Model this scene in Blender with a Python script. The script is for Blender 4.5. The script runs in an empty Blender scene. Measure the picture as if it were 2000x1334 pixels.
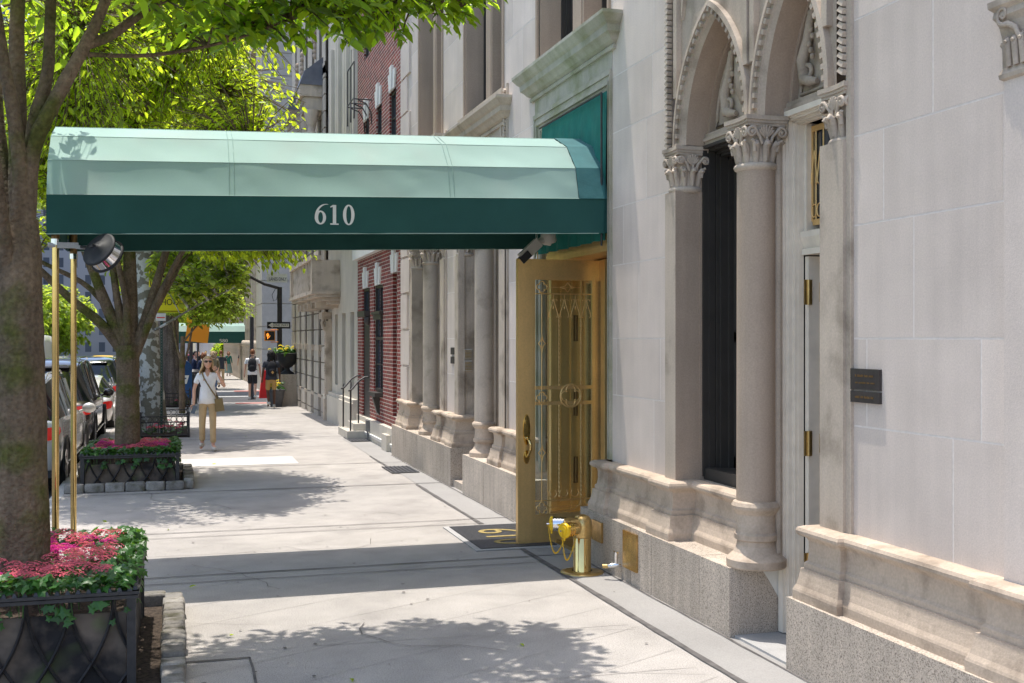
import bpy, bmesh, math, random
import numpy as np
from mathutils import Vector, Matrix
R=math.radians; PI=math.pi
random.seed(7); rng=np.random.default_rng(11)
sc=bpy.context.scene; COL=sc.collection
# ---------------------------------------------------------------- camera, sky, sun, exposure
TH=math.atan(655/2200)
cam=bpy.data.objects.new('camera',bpy.data.cameras.new('camera')); COL.objects.link(cam)
cam.location=(0,0,2.05); cam.rotation_euler=(PI/2,0,-TH)
cam.data.lens=39.6; cam.data.sensor_width=36; cam.data.shift_y=-0.003
cam.data.clip_start=.05; cam.data.clip_end=2000; sc.camera=cam
SX,SY=.085,-.17                                   # sunlight drift per metre of fall
sdir=Vector((SX,SY,-1)).normalized()
w=bpy.data.worlds.new('World'); sc.world=w; w.use_nodes=True
nt=w.node_tree; bg=nt.nodes['Background']; sky=nt.nodes.new('ShaderNodeTexSky')
sky.sky_type='NISHITA'; sky.sun_disc=False; sky.sun_elevation=math.asin(-sdir.z)
sky.sun_rotation=math.atan2(-sdir.x,-sdir.y); sky.air_density=1; sky.dust_density=2.0
nt.links.new(sky.outputs[0],bg.inputs[0]); bg.inputs[1].default_value=.15
sl=bpy.data.lights.new('sun','SUN'); sl.energy=2.35; sl.angle=R(.5); sl.color=(1,.95,.87)
sun=bpy.data.objects.new('sun',sl); COL.objects.link(sun); sun.location=(0,0,30)
sun.rotation_euler=sdir.to_track_quat('-Z','Y').to_euler()
sc.view_settings.view_transform='Standard'; sc.view_settings.look='None'
sc.view_settings.exposure=1.10; sc.view_settings.gamma=1
sc.render.engine='CYCLES'
# ---------------------------------------------------------------- materials
def mat(name,col,rough=.8,metal=0,var=0,noise=(),bump=(),spec=.3,trans=None,emit=None,streak=0,dirt=None,coat=0,alpha=None,speck=None):
    m=bpy.data.materials.new(name); m.use_nodes=True; t=m.node_tree; N=t.nodes; L=t.links
    p=N['Principled BSDF']; p.inputs['Roughness'].default_value=rough; p.inputs['Metallic'].default_value=metal
    p.inputs['Specular IOR Level'].default_value=spec
    if coat: p.inputs['Coat Weight'].default_value=coat; p.inputs['Coat Roughness'].default_value=.05
    tc=N.new('ShaderNodeTexCoord').outputs['Object']
    fac=None
    def mul(a,b):
        if a is None: return b
        n=N.new('ShaderNodeMath'); n.operation='MULTIPLY'; L.new(a,n.inputs[0]); L.new(b,n.inputs[1]); return n.outputs[0]
    def mr(src,lo,hi,a=0.,b=1.):
        n=N.new('ShaderNodeMapRange'); n.inputs[1].default_value=a; n.inputs[2].default_value=b
        n.inputs[3].default_value=lo; n.inputs[4].default_value=hi; L.new(src,n.inputs[0]); return n.outputs[0]
    def nz(scale,detail=3,vec=None):
        n=N.new('ShaderNodeTexNoise'); n.inputs['Scale'].default_value=scale; n.inputs['Detail'].default_value=detail
        L.new(vec or tc,n.inputs['Vector']); return n.outputs[0]
    if var:
        a=N.new('ShaderNodeAttribute'); a.attribute_name='var'; fac=mul(fac,mr(a.outputs['Fac'],1-var,1+var))
    for s,am in noise: fac=mul(fac,mr(nz(s),1-am,1+am,.3,.7))
    if streak:
        mp=N.new('ShaderNodeMapping'); mp.inputs['Scale'].default_value=(9,9,.7); L.new(tc,mp.inputs[0])
        fac=mul(fac,mr(nz(1.2,4,mp.outputs[0]),1-streak,1+streak*.5,.3,.7))
    rgb=N.new('ShaderNodeRGB'); rgb.outputs[0].default_value=(*col,1); c=rgb.outputs[0]
    if dirt:
        dc,ds,da,db=dirt; mx=N.new('ShaderNodeMix'); mx.data_type='RGBA'; L.new(mr(nz(ds,5),0,1,da,db),mx.inputs[0])
        L.new(c,mx.inputs[6]); mx.inputs[7].default_value=(*dc,1); c=mx.outputs[2]
    if speck:
        dc,ds,da,db=speck; mx=N.new('ShaderNodeMix'); mx.data_type='RGBA'; L.new(mr(nz(ds,2),0,1,da,db),mx.inputs[0])
        L.new(c,mx.inputs[6]); mx.inputs[7].default_value=(*dc,1); c=mx.outputs[2]
    if fac is not None:
        v=N.new('ShaderNodeVectorMath'); v.operation='SCALE'; L.new(c,v.inputs[0]); L.new(fac,v.inputs['Scale']); c=v.outputs[0]
    L.new(c,p.inputs['Base Color'])
    if bump:
        b=N.new('ShaderNodeBump'); b.inputs['Strength'].default_value=bump[1]; b.inputs['Distance'].default_value=bump[2] if len(bump)>2 else .01
        L.new(nz(bump[0],4),b.inputs['Height']); L.new(b.outputs[0],p.inputs['Normal'])
    if emit: p.inputs['Emission Color'].default_value=(*emit[0],1); p.inputs['Emission Strength'].default_value=emit[1]
    if alpha is not None: p.inputs['Alpha'].default_value=alpha
    if trans:
        tr=N.new('ShaderNodeBsdfTranslucent'); mx=N.new('ShaderNodeMixShader'); mx.inputs[0].default_value=trans[1]
        v=N.new('ShaderNodeVectorMath'); v.operation='SCALE'; v.inputs[0].default_value=trans[0]
        if fac is not None: L.new(fac,v.inputs['Scale'])
        L.new(v.outputs[0],tr.inputs[0]); L.new(p.outputs[0],mx.inputs[1]); L.new(tr.outputs[0],mx.inputs[2])
        L.new(mx.outputs[0],N['Material Output'].inputs[0])
    return m
def glassmat(name,col=(.9,.95,.95),rough=.02,mixv=.75):
    m=bpy.data.materials.new(name); m.use_nodes=True; t=m.node_tree; N=t.nodes; L=t.links; N.remove(N['Principled BSDF'])
    g=N.new('ShaderNodeBsdfGlossy'); g.inputs['Roughness'].default_value=rough; tr=N.new('ShaderNodeBsdfTransparent'); tr.inputs[0].default_value=(*col,1)
    fr=N.new('ShaderNodeFresnel'); fr.inputs[0].default_value=1.5; mx=N.new('ShaderNodeMixShader')
    L.new(fr.outputs[0],mx.inputs[0]); L.new(tr.outputs[0],mx.inputs[1]); L.new(g.outputs[0],mx.inputs[2]); L.new(mx.outputs[0],N['Material Output'].inputs[0]); return m
M={}
M['lime']=mat('limestone ashlar',(.68,.59,.525),.85,var=.085,noise=((2.2,.07),(90,.07)),bump=(160,.3,.003),streak=.05)
M['mortar']=mat('pale mortar',(.79,.72,.665),.9,noise=((30,.08),))
M['stone']=mat('carved limestone',(.54,.455,.37),.85,noise=((1.7,.10),(70,.08)),bump=(120,.3,.004),streak=.09,dirt=((.27,.22,.17),2.5,.52,.72))
M['stonedark']=mat('weathered brown limestone',(.45,.35,.27),.85,noise=((1.7,.08),(90,.08)),bump=(120,.25,.004),streak=.08)
M['base']=mat('base moulding stone',(.53,.425,.33),.85,noise=((2.3,.12),(60,.09)),bump=(90,.35,.005),dirt=((.26,.20,.15),4,.5,.75))
M['granite']=mat('speckled granite',(.54,.46,.38),.75,var=.10,noise=((1.5,.12),(60,.15)),bump=(140,.5,.004),speck=((.20,.165,.135),130,.50,.68),streak=.15)
M['mossy']=mat('mossy limestone',(.46,.43,.36),.85,noise=((2,.1),(80,.08)),bump=(110,.3,.004),dirt=((.30,.30,.19),3,.45,.70),streak=.1)
M['walk']=mat('pavement',(.425,.395,.365),.85,noise=((.5,.10),(3.1,.07),(110,.22)),bump=(150,.45,.004),dirt=((.36,.335,.31),1.7,.48,.68),speck=((.22,.19,.17),150,.56,.68))
M['walkg']=mat('grey border pavement',(.33,.315,.30),.85,noise=((1.2,.08),(120,.12)),bump=(150,.3,.004))
M['walkw']=mat('new pale concrete',(.56,.54,.51),.85,noise=((2,.04),(90,.05)))
M['joint']=mat('dark joint filler',(.13,.12,.115),.9,noise=((9,.35),))
M['gum']=mat('old gum spots',(.16,.145,.135),.8,noise=((20,.3),))
M['scratch']=mat('faint scored line',(.40,.37,.34),.9,noise=((6,.2),))
M['asph']=mat('asphalt',(.085,.083,.085),.9,noise=((1,.12),(80,.2)),bump=(200,.4,.005))
M['kerb']=mat('kerb granite',(.42,.41,.40),.8,noise=((4,.1),(90,.1)),bump=(80,.3,.004))
M['cobble']=mat('granite block edging',(.27,.25,.225),.9,var=.25,noise=((9,.2),(80,.15)),bump=(40,.6,.012),dirt=((.13,.12,.08),8,.5,.7))
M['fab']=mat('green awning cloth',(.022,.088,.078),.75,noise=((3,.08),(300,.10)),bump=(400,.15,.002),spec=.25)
M['fabtop']=mat('faded green awning cloth with painted sunlight',(.29,.42,.37),.75,var=.12,noise=((1.3,.07),(300,.06)),bump=(400,.15,.002),spec=.25,dirt=((.30,.38,.34),1.4,.5,.75))  # faded cloth, made paler still to carry sunlight in its colour
M['fabback']=mat('bright green screen cloth',(.015,.17,.14),.7,noise=((6,.12),),bump=(9,.5,.02),spec=.3)
M['white']=mat('white paint',(.75,.74,.70),.6,noise=((20,.04),))
M['cream']=mat('cracked cream paint',(.86,.78,.665),.5,noise=((12,.06),),bump=(25,.25,.004),streak=.06)
M['bronze']=mat('satin bronze',(.88,.60,.26),.36,.62,noise=((3,.07),(60,.05)),streak=.08)
M['bronzed']=mat('dark bronze',(.26,.16,.07),.45,.7,noise=((8,.15),))
M['brass']=mat('polished brass',(.78,.57,.24),.10,1,noise=((14,.06),))
M['brassold']=mat('aged brass',(.60,.42,.17),.30,.85,noise=((9,.18),(60,.1)),bump=(50,.15,.002))
M['chrome']=mat('chrome',(.75,.75,.76),.08,1)
M['mirror']=mat('mirror silvering',(.85,.85,.85),.03,1)
M['iron']=mat('black painted iron',(.040,.036,.036),.45,noise=((20,.3),),bump=(90,.3,.003),spec=.5)
M['black']=mat('black',(.015,.015,.017),.5,spec=.4)
M['dkframe']=mat('dark grey brown window paint',(.052,.047,.042),.45,noise=((5,.1),),spec=.4)
M['glass']=mat('dark window glass',(.012,.014,.018),.04,0,spec=.9)
M['blueglass']=mat('sky reflecting window glass',(.05,.065,.09),.06,0,spec=.9)
M['clear']=glassmat('clear glass')
M['dark']=mat('dark interior',(.02,.018,.016),.9)
M['yellow']=mat('yellow enamel',(.82,.52,.02),.35,noise=((20,.1),))
M['yline']=mat('yellow chain paint',(.80,.50,.03),.45)
M['grate']=mat('steel grate',(.20,.20,.21),.45,.7,noise=((60,.3),))
M['soil']=mat('leaf litter soil',(.065,.048,.036),.95,noise=((30,.5),),bump=(40,.9,.02))
M['box']=mat('stained planter liner',(.17,.13,.10),.85,noise=((5,.4),),dirt=((.035,.03,.03),3,.48,.62),speck=((.13,.16,.06),2.1,.58,.66),bump=(25,.4,.01))
M['ivy']=mat('ivy leaf',(.045,.13,.025),.38,var=.45,spec=.45,trans=((.16,.34,.03),.3))
M['pinkf']=mat('coral pink florets',(.80,.16,.20),.6,var=.3,trans=((.8,.15,.2),.2))
M['magf']=mat('magenta florets',(.62,.02,.25),.6,var=.35,trans=((.6,.02,.25),.2))
M['deepf']=mat('deep crimson florets',(.33,.015,.09),.6,var=.35)
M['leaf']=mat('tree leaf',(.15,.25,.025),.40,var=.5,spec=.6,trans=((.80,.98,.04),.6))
M['leafd']=mat('darker tree leaf',(.10,.18,.025),.38,var=.5,spec=.6,trans=((.60,.85,.03),.55))  # darker leaf green for the closest tree
M['leafp']=mat('plane tree leaf',(.14,.21,.045),.5,var=.5,spec=.45,trans=((.70,.86,.09),.55))
M['bark']=mat('grey brown bark',(.19,.135,.088),.95,noise=((5,.2),(40,.25)),bump=(26,1,.035),streak=.30,dirt=((.10,.10,.025),2.6,.50,.64))
M['barkr']=mat('deeply furrowed bark',(.20,.155,.125),.95,noise=((5,.2),(30,.3)),bump=(14,1,.05),streak=.5)
M['barkp']=mat('mottled plane bark',(.20,.185,.14),.9,noise=((30,.1),),speck=((.52,.52,.47),7,.50,.54),bump=(12,.3,.01))
M['brick']=None; M['plate']=mat('brown gold plate',(.58,.37,.14),.25,.8,noise=((9,.25),(40,.15))); M['yelold']=mat('worn yellow lettering',(.36,.27,.10),.8,noise=((40,.3),))
M['creamst']=mat('cream stone',(.60,.55,.47),.85,noise=((1.5,.07),(60,.06)),bump=(80,.2,.004),streak=.08)
M['rust']=mat('rusticated stone',(.50,.45,.39),.85,var=.10,noise=((3,.07),(60,.08)),bump=(80,.3,.004))
M['rustd']=mat('rustication joint',(.27,.23,.19),.9,noise=((3,.1),))
M['slate']=mat('lead roof sheet',(.14,.145,.17),.5,.2,noise=((4,.2),))
M['tower1']=mat('pale tower stone',(.42,.40,.40),.85,noise=((.3,.06),),streak=.03)
M['tower2']=mat('blue curtain wall',(.11,.16,.26),.25,.2,noise=((.4,.2),))
M['skin']=mat('skin',(.62,.36,.26),.55,noise=((40,.04),)); M['skind']=mat('brown skin',(.13,.065,.04),.5)
def cloth(n,c,a=.06): M[n]=mat(n+' cloth',c,.85,noise=((9,a),(80,.05)),bump=(18,.35,.01))
for n,c in dict(shirtw=(.78,.78,.80),khaki=(.48,.35,.20),olive=(.22,.17,.09),charcoal=(.05,.055,.07),blackc=(.02,.02,.025),tan=(.50,.30,.11),jeans=(.08,.16,.30),teal=(.03,.16,.13),aqua=(.22,.33,.33),navy=(.02,.03,.07),redc=(.45,.02,.05),denimb=(.12,.16,.22)).items(): cloth(n,c)
M['blond']=mat('blond hair',(.52,.37,.20),.5,noise=((60,.35),),streak=.4); M['brownh']=mat('brown hair',(.20,.075,.03),.5,noise=((60,.3),)); M['blackh']=mat('black hair',(.012,.01,.01),.6)
M['shoe']=mat('grey white shoe',(.55,.53,.50),.7); M['straw']=mat('straw hat weave',(.62,.42,.18),.8,noise=((60,.2),))
M['silver']=mat('silver car paint',(.66,.64,.62),.25,.25,coat=.8); M['carblack']=mat('black car paint',(.012,.013,.016),.12,.2,coat=1,spec=.7)
M['carbrown']=mat('dark bronze car paint',(.07,.06,.055),.16,.5,coat=1); M['carwhite']=mat('white van paint',(.72,.73,.76),.3,coat=.5)
M['tyre']=mat('tyre rubber',(.025,.025,.025),.8,bump=(60,.3,.005)); M['rim']=mat('alloy',(.45,.45,.46),.3,.9)
M['tail']=mat('red lamp lens',(.55,.01,.012),.15,emit=((1,.05,.03),.08),coat=.6); M['plastic']=mat('dark plastic',(.03,.03,.032),.6)
M['orange']=mat('orange enamel',(.85,.30,.02),.45); M['hand']=mat('lit orange hand',(1,.35,.03),.5,emit=((1,.33,.04),1.3))
M['yelsign']=mat('fluorescent yellow sign',(.80,.72,.02),.5); M['green']=mat('dark green post paint',(.03,.07,.05),.5); M['blue']=mat('mailbox blue',(.025,.075,.19),.45,noise=((10,.1),))
M['redp']=mat('red plastic',(.75,.03,.03),.5); M['potg']=mat('grey pot glaze',(.10,.10,.105),.5,noise=((9,.15),)); M['camw']=mat('beige camera plastic',(.50,.47,.42),.5)
M['dog']=mat('white dog fur',(.70,.67,.62),.95,noise=((30,.12),),bump=(50,1,.03)); M['planty']=mat('yellow pansy petals',(.80,.62,.03),.6,var=.2)
M['purple']=mat('lilac cloth',(.30,.22,.55),.8); M['goldlet']=mat('gilt brown lettering',(.30,.20,.08),.5); M['tactile']=mat('red tactile paving',(.50,.13,.11),.85,noise=((30,.1),))
def brickmat():
    m=bpy.data.materials.new('red brickwork'); m.use_nodes=True; t=m.node_tree; N=t.nodes; L=t.links; p=N['Principled BSDF']; p.inputs['Roughness'].default_value=.85
    tc=N.new('ShaderNodeTexCoord'); sp=N.new('ShaderNodeSeparateXYZ'); L.new(tc.outputs['Object'],sp.inputs[0])
    ad=N.new('ShaderNodeMath'); ad.operation='ADD'; L.new(sp.outputs[0],ad.inputs[0]); L.new(sp.outputs[1],ad.inputs[1])
    cb=N.new('ShaderNodeCombineXYZ'); L.new(ad.outputs[0],cb.inputs[0]); L.new(sp.outputs[2],cb.inputs[1])
    b=N.new('ShaderNodeTexBrick'); L.new(cb.outputs[0],b.inputs[0]); b.inputs['Scale'].default_value=1; b.inputs['Brick Width'].default_value=.215; b.inputs['Row Height'].default_value=.069
    b.inputs['Mortar Size'].default_value=.0085; b.inputs['Mortar Smooth'].default_value=.1; b.inputs['Bias'].default_value=0
    b.inputs['Color1'].default_value=(.29,.042,.03,1); b.inputs['Color2'].default_value=(.14,.024,.022,1); b.inputs['Mortar'].default_value=(.50,.42,.36,1)
    n=N.new('ShaderNodeTexNoise'); n.inputs['Scale'].default_value=4; L.new(tc.outputs['Object'],n.inputs[0]); mr=N.new('ShaderNodeMapRange'); mr.inputs[1].default_value=.3; mr.inputs[2].default_value=.7; mr.inputs[3].default_value=.8; mr.inputs[4].default_value=1.2; L.new(n.outputs[0],mr.inputs[0])
    v=N.new('ShaderNodeVectorMath'); v.operation='SCALE'; L.new(b.outputs[0],v.inputs[0]); L.new(mr.outputs[0],v.inputs['Scale']); L.new(v.outputs[0],p.inputs['Base Color'])
    bp=N.new('ShaderNodeBump'); bp.invert=True; bp.inputs['Distance'].default_value=.01; bp.inputs['Strength'].default_value=.7; L.new(b.outputs[1],bp.inputs['Height']); L.new(bp.outputs[0],p.inputs['Normal']); return m
M['brick']=brickmat()
def towermat(name,wall,win,sx=2.7,sz=3.5,mort=.75):
    m=bpy.data.materials.new(name); m.use_nodes=True; t=m.node_tree; N=t.nodes; L=t.links; p=N['Principled BSDF']; p.inputs['Roughness'].default_value=.6
    tc=N.new('ShaderNodeTexCoord'); sp=N.new('ShaderNodeSeparateXYZ'); L.new(tc.outputs['Object'],sp.inputs[0]); ad=N.new('ShaderNodeMath'); ad.operation='ADD'; L.new(sp.outputs[0],ad.inputs[0]); L.new(sp.outputs[1],ad.inputs[1])
    cb=N.new('ShaderNodeCombineXYZ'); L.new(ad.outputs[0],cb.inputs[0]); L.new(sp.outputs[2],cb.inputs[1]); b=N.new('ShaderNodeTexBrick'); b.offset=0; L.new(cb.outputs[0],b.inputs[0]); b.inputs['Scale'].default_value=1
    b.inputs['Brick Width'].default_value=sx; b.inputs['Row Height'].default_value=sz; b.inputs['Mortar Size'].default_value=mort; b.inputs['Mortar Smooth'].default_value=0
    b.inputs['Color1'].default_value=(*win,1); b.inputs['Color2'].default_value=tuple(c*.6 for c in win)+(1,); b.inputs['Mortar'].default_value=(*wall,1); L.new(b.outputs[0],p.inputs['Base Color']); return m
M['tw1']=towermat('pale tower facade',(.60,.58,.58),(.20,.22,.26)); M['tw2']=towermat('blue glass tower facade',(.24,.32,.46),(.14,.21,.36),3,3.6,.25); M['tw3']=towermat('grey block facade',(.52,.49,.48),(.20,.22,.26),2.9,3.4,.8)
# ---------------------------------------------------------------- mesh builder
def gz(y): return 0. if y<25 else -.01*(y-25)
class MB:
    def __init__(s): s.v=[]; s.f=[]; s.s=[]; s.c=[]
    def add(s,vs,fs,smooth=False,var=None):
        o=len(s.v); s.v.extend([tuple(p) for p in vs]); 
        for f in fs: s.f.append([i+o for i in f]); s.s.append(smooth); s.c.append(.5 if var is None else var)
        return s
    def box(s,x0,x1,y0,y1,z0,z1,var=None):
        return s.add([(x0,y0,z0),(x1,y0,z0),(x1,y1,z0),(x0,y1,z0),(x0,y0,z1),(x1,y0,z1),(x1,y1,z1),(x0,y1,z1)],[(0,3,2,1),(4,5,6,7),(0,1,5,4),(1,2,6,5),(2,3,7,6),(3,0,4,7)],var=var)
    def rbox(s,c,size,rot=(0,0,0),var=None,taper=1.,bev=0):
        m=Matrix.Translation(c)@Matrix.Rotation(rot[2],4,'Z')@Matrix.Rotation(rot[1],4,'Y')@Matrix.Rotation(rot[0],4,'X')
        a,b,h=[k/2 for k in size]; t=taper
        return s.add([m@Vector(p) for p in [(-a,-b,-h),(a,-b,-h),(a,b,-h),(-a,b,-h),(-a*t,-b*t,h),(a*t,-b*t,h),(a*t,b*t,h),(-a*t,b*t,h)]],[(0,3,2,1),(4,5,6,7),(0,1,5,4),(1,2,6,5),(2,3,7,6),(3,0,4,7)],var=var)
    def prism(s,poly,axis,a,b,var=None):   # poly in the other two axes (cyclic order)
        n=len(poly)
        def P(p,t): return (t,p[0],p[1]) if axis=='x' else ((p[0],t,p[1]) if axis=='y' else (p[0],p[1],t))
        return s.add([P(p,a) for p in poly]+[P(p,b) for p in poly],[list(range(n))[::-1],list(range(n,2*n))]+[(i,(i+1)%n,(i+1)%n+n,i+n) for i in range(n)],var=var)
    def tube(s,pts,r,n=8,caps=True,var=None,twist=0,flat=None):
        pts=[Vector(p) for p in pts]; m=len(pts)
        if m<2: return s
        rs=r if isinstance(r,(list,tuple)) else [r]*m
        vs=[]; t0=(pts[1]-pts[0]).normalized(); up=Vector((0,0,1)) if abs(t0.z)<.9 else Vector((1,0,0)); nrm=t0.cross(up).normalized()
        for i,p in enumerate(pts):
            t=(pts[min(i+1,m-1)]-pts[max(i-1,0)]).normalized(); nrm=(nrm-t*nrm.dot(t)).normalized(); bn=t.cross(nrm)
            for k in range(n):
                a=2*PI*k/n+twist*i; vs.append(p+nrm*(math.cos(a)*rs[i])+bn*(math.sin(a)*rs[i]*(flat or 1)))
        fs=[(i*n+k,i*n+(k+1)%n,(i+1)*n+(k+1)%n,(i+1)*n+k) for i in range(m-1) for k in range(n)]
        s.add(vs,fs,n>4,var)
        if caps: s.add(vs[:n],[list(range(n))[::-1]],False,var); s.add(vs[-n:],[list(range(n))],False,var)
        return s
    def lathe(s,prof,c=(0,0,0),n=24,a0=0,a1=2*PI,var=None,axis=None,smooth=True):
        full=abs(a1-a0-2*PI)<1e-6; k=n if full else n+1; vs=[]; ax=axis
        for r,z in prof:
            for i in range(k):
                a=a0+(a1-a0)*i/n; p=Vector((r*math.cos(a),r*math.sin(a),z)); 
                if ax is not None: p=ax@p
                vs.append(p+Vector(c))
        fs=[]
        for j in range(len(prof)-1):
            for i in range(n): i2=(i+1)%k if full else i+1; fs.append((j*k+i,j*k+i2,(j+1)*k+i2,(j+1)*k+i))
        return s.add(vs,fs,smooth,var)
    def ell(s,c,r,n=12,m=8,var=None,fn=None):
        vs=[];
        for j in range(m+1):
            th=PI*j/m
            for i in range(n):
                a=2*PI*i/n; p=Vector((r[0]*math.sin(th)*math.cos(a),r[1]*math.sin(th)*math.sin(a),r[2]*math.cos(th)))
                if fn: p=fn(p)
                vs.append(p+Vector(c))
        return s.add(vs,[(j*n+i,(j+1)*n+i,(j+1)*n+(i+1)%n,j*n+(i+1)%n) for j in range(m) for i in range(n)],True,var)
    def sweep(s,prof,path,caps=True,var=None,smooth=False):  # prof (outward d, z); path plan points, outward = left of travel
        P=[Vector(p) for p in path]; n=len(P); k=len(prof); vs=[]
        for i in range(n):
            d1=(P[i]-P[i-1]).normalized() if i>0 else (P[1]-P[0]).normalized(); d2=(P[i+1]-P[i]).normalized() if i<n-1 else d1
            n1=Vector((-d1.y,d1.x)); n2=Vector((-d2.y,d2.x)); b=(n1+n2); b=b/(1+n1.dot(n2)) if n1.dot(n2)>-.9 else n1
            for d,z in prof: q=P[i]+b*d; vs.append((q.x,q.y,z))
        s.add(vs,[(i*k+j,i*k+j+1,(i+1)*k+j+1,(i+1)*k+j) for i in range(n-1) for j in range(k-1)],smooth,var)
        if caps: s.add(vs[:k],[list(range(k))],False,var); s.add(vs[-k:],[list(range(k))[::-1]],False,var)
        return s
    def skin(s,pts,edges,radii,sub=1,root=0):
        me=bpy.data.meshes.new('t'); me.from_pydata(pts,edges,[]); o=bpy.data.objects.new('t',me); COL.objects.link(o)
        md=o.modifiers.new('s','SKIN'); sv=me.skin_vertices[0].data if me.skin_vertices else None
        if sv is None:
            bm=bmesh.new(); bm.from_mesh(me); bm.verts.layers.skin.verify(); bm.to_mesh(me); bm.free(); sv=me.skin_vertices[0].data
        for i,r in enumerate(radii): sv[i].radius=(r,r) if not isinstance(r,tuple) else r; sv[i].use_root=(i==root)
        md.use_smooth_shade=True; sb=o.modifiers.new('u','SUBSURF'); sb.levels=sub; sb.render_levels=sub
        dg=bpy.context.evaluated_depsgraph_get(); dg.update(); ev=o.evaluated_get(dg); m2=ev.to_mesh()
        s.add([v.co[:] for v in m2.vertices],[list(p.vertices) for p in m2.polygons],True); ev.to_mesh_clear()
        bpy.data.objects.remove(o); bpy.data.meshes.remove(me); return s
    def xf(s,m,start=0):
        for i in range(start,len(s.v)): s.v[i]=tuple(m@Vector(s.v[i]))
        return s
    def build(s,name,m,parent=None,local=False,recalc=True):
        me=bpy.data.meshes.new(name); V=s.v
        if parent is not None and not local:
            off=Vector((0,0,0)); q=parent
            while q: off+=q.location; q=q.parent
            V=[(a-off.x,b-off.y,c-off.z) for a,b,c in V]
        me.from_pydata(V,[],s.f); me.materials.append(M[m] if isinstance(m,str) else m)
        me.polygons.foreach_set('use_smooth',s.s)
        at=me.attributes.new('var','FLOAT','FACE'); at.data.foreach_set('value',s.c)
        if recalc and len(s.f)<60000:
            bm=bmesh.new(); bm.from_mesh(me); bmesh.ops.recalc_face_normals(bm,faces=bm.faces); bm.to_mesh(me); bm.free()
        o=bpy.data.objects.new(name,me); COL.objects.link(o)
        if parent is not None: o.parent=parent
        return o
def tag(o,label=None,cat=None,group=None,kind=None):
    for k,v in (('label',label),('category',cat),('group',group),('kind',kind)):
        if v: o[k]=v
    return o
def thing(name,label,cat,loc=(0,0,0),rz=0,group=None):
    o=bpy.data.objects.new(name,None); COL.objects.link(o); o.location=loc; o.rotation_euler=(0,0,rz); o.empty_display_size=.2
    return tag(o,label,cat,group)
def struct(name,mb,m): return tag(mb.build(name,m),kind='structure')
def dup(root,loc=None,rz=None,label=None,group=None,scale=None):
    r=root.copy(); COL.objects.link(r)
    if loc is not None: r.location=loc
    if rz is not None: r.rotation_euler=(0,0,rz)
    if scale: r.scale=(scale,)*3
    if label: r['label']=label
    if group: r['group']=group
    for ch in list(root.children):
        c=ch.copy(); COL.objects.link(c); c.parent=r
        for g in ch.children: d=g.copy(); COL.objects.link(d); d.parent=c
    return r
def text_mb(txt,size,mtx,ext=.002,align='CENTER',sx=1):
    cu=bpy.data.curves.new('t','FONT'); cu.body=txt; cu.size=size; cu.extrude=ext; cu.align_x=align; cu.align_y='CENTER'; cu.resolution_u=4
    o=bpy.data.objects.new('t',cu); COL.objects.link(o); dg=bpy.context.evaluated_depsgraph_get(); dg.update()
    me=bpy.data.meshes.new_from_object(o.evaluated_get(dg)); mb=MB(); S=Matrix.Diagonal((sx,1,1,1))
    mb.add([mtx@S@v.co for v in me.vertices],[list(p.vertices) for p in me.polygons]); bpy.data.objects.remove(o); bpy.data.curves.remove(cu); bpy.data.meshes.remove(me); return mb
def facing(loc,rz=0):  # text plane upright, readable from -y when rz=0
    return Matrix.Translation(loc)@Matrix.Rotation(rz,4,'Z')@Matrix.Rotation(PI/2,4,'X')
# ================================================================ GROUND
def strip(mb,x0,x1,y0,y1,dz=0,step=15):
    ys=[y0]+[y for y in (25.,) if y0<y<y1]+[y1]
    for a,b in zip(ys,ys[1:]): mb.add([(x0,a,gz(a)+dz),(x1,a,gz(a)+dz),(x1,b,gz(b)+dz),(x0,b,gz(b)+dz)],[(0,1,2,3)])
    return mb
g=MB(); g.add([(-400,-200,-.16),(400,-200,-.16),(400,25,-.16),(-400,25,-.16),(400,600,-5.91),(-400,600,-5.91)],[(0,1,2,3),(3,2,4,5)])
g=g; struct('road',g,'asph')
g=MB(); strip(g,-1.42,7,-30,39.8); g.add([(-1.42,-30,-.2),(-1.42,39.8,-.35),(-1.42,39.8,gz(39.8)),(-1.42,25,0),(-1.42,-30,0)],[(0,1,2,3,4)])
g.add([(-1.42,39.8,-.35),(7,39.8,-.35),(7,39.8,gz(39.8)),(-1.42,39.8,gz(39.8))],[(0,1,2,3)])
strip(g,-1.42,40,50,400); g.add([(-1.42,50,-.5),(40,50,-.5),(40,50,gz(50)),(-1.42,50,gz(50))],[(0,1,2,3)]); g.add([(-1.42,50,-.5),(-1.42,50,gz(50)),(-1.42,400,gz(400)),(-1.42,400,-4.5)],[(0,1,2,3)])
struct('pavement',g,'walk')
g=MB(); strip(g,-1.56,-1.424,-30,39.8,-.002); 
g.add([(-1.56,-30,-.2),(-1.56,25,-.2),(-1.56,25,-.002),(-1.56,-30,-.002)],[(0,1,2,3)]); g.add([(-1.56,25,-.2),(-1.56,39.8,-.4),(-1.56,39.8,gz(39.8)-.002),(-1.56,25,-.002)],[(0,1,2,3)])
strip(g,-1.56,-1.424,50,400,-.002); g.add([(-1.56,50,-.6),(-1.56,400,-5),(-1.56,400,gz(400)),(-1.56,50,gz(50))],[(0,1,2,3)])
struct('kerb',g,'kerb')
g=MB(); strip(g,3.24,3.70,-30,14.2,.004); strip(g,3.24,3.70,14.2,23,.004); struct('pavement_border',g,'walkg')
g=MB(); g.box(.02,1.92,18.66,19.86,0,.005); struct('pavement_slab',g,'walkw')
g=MB()
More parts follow.
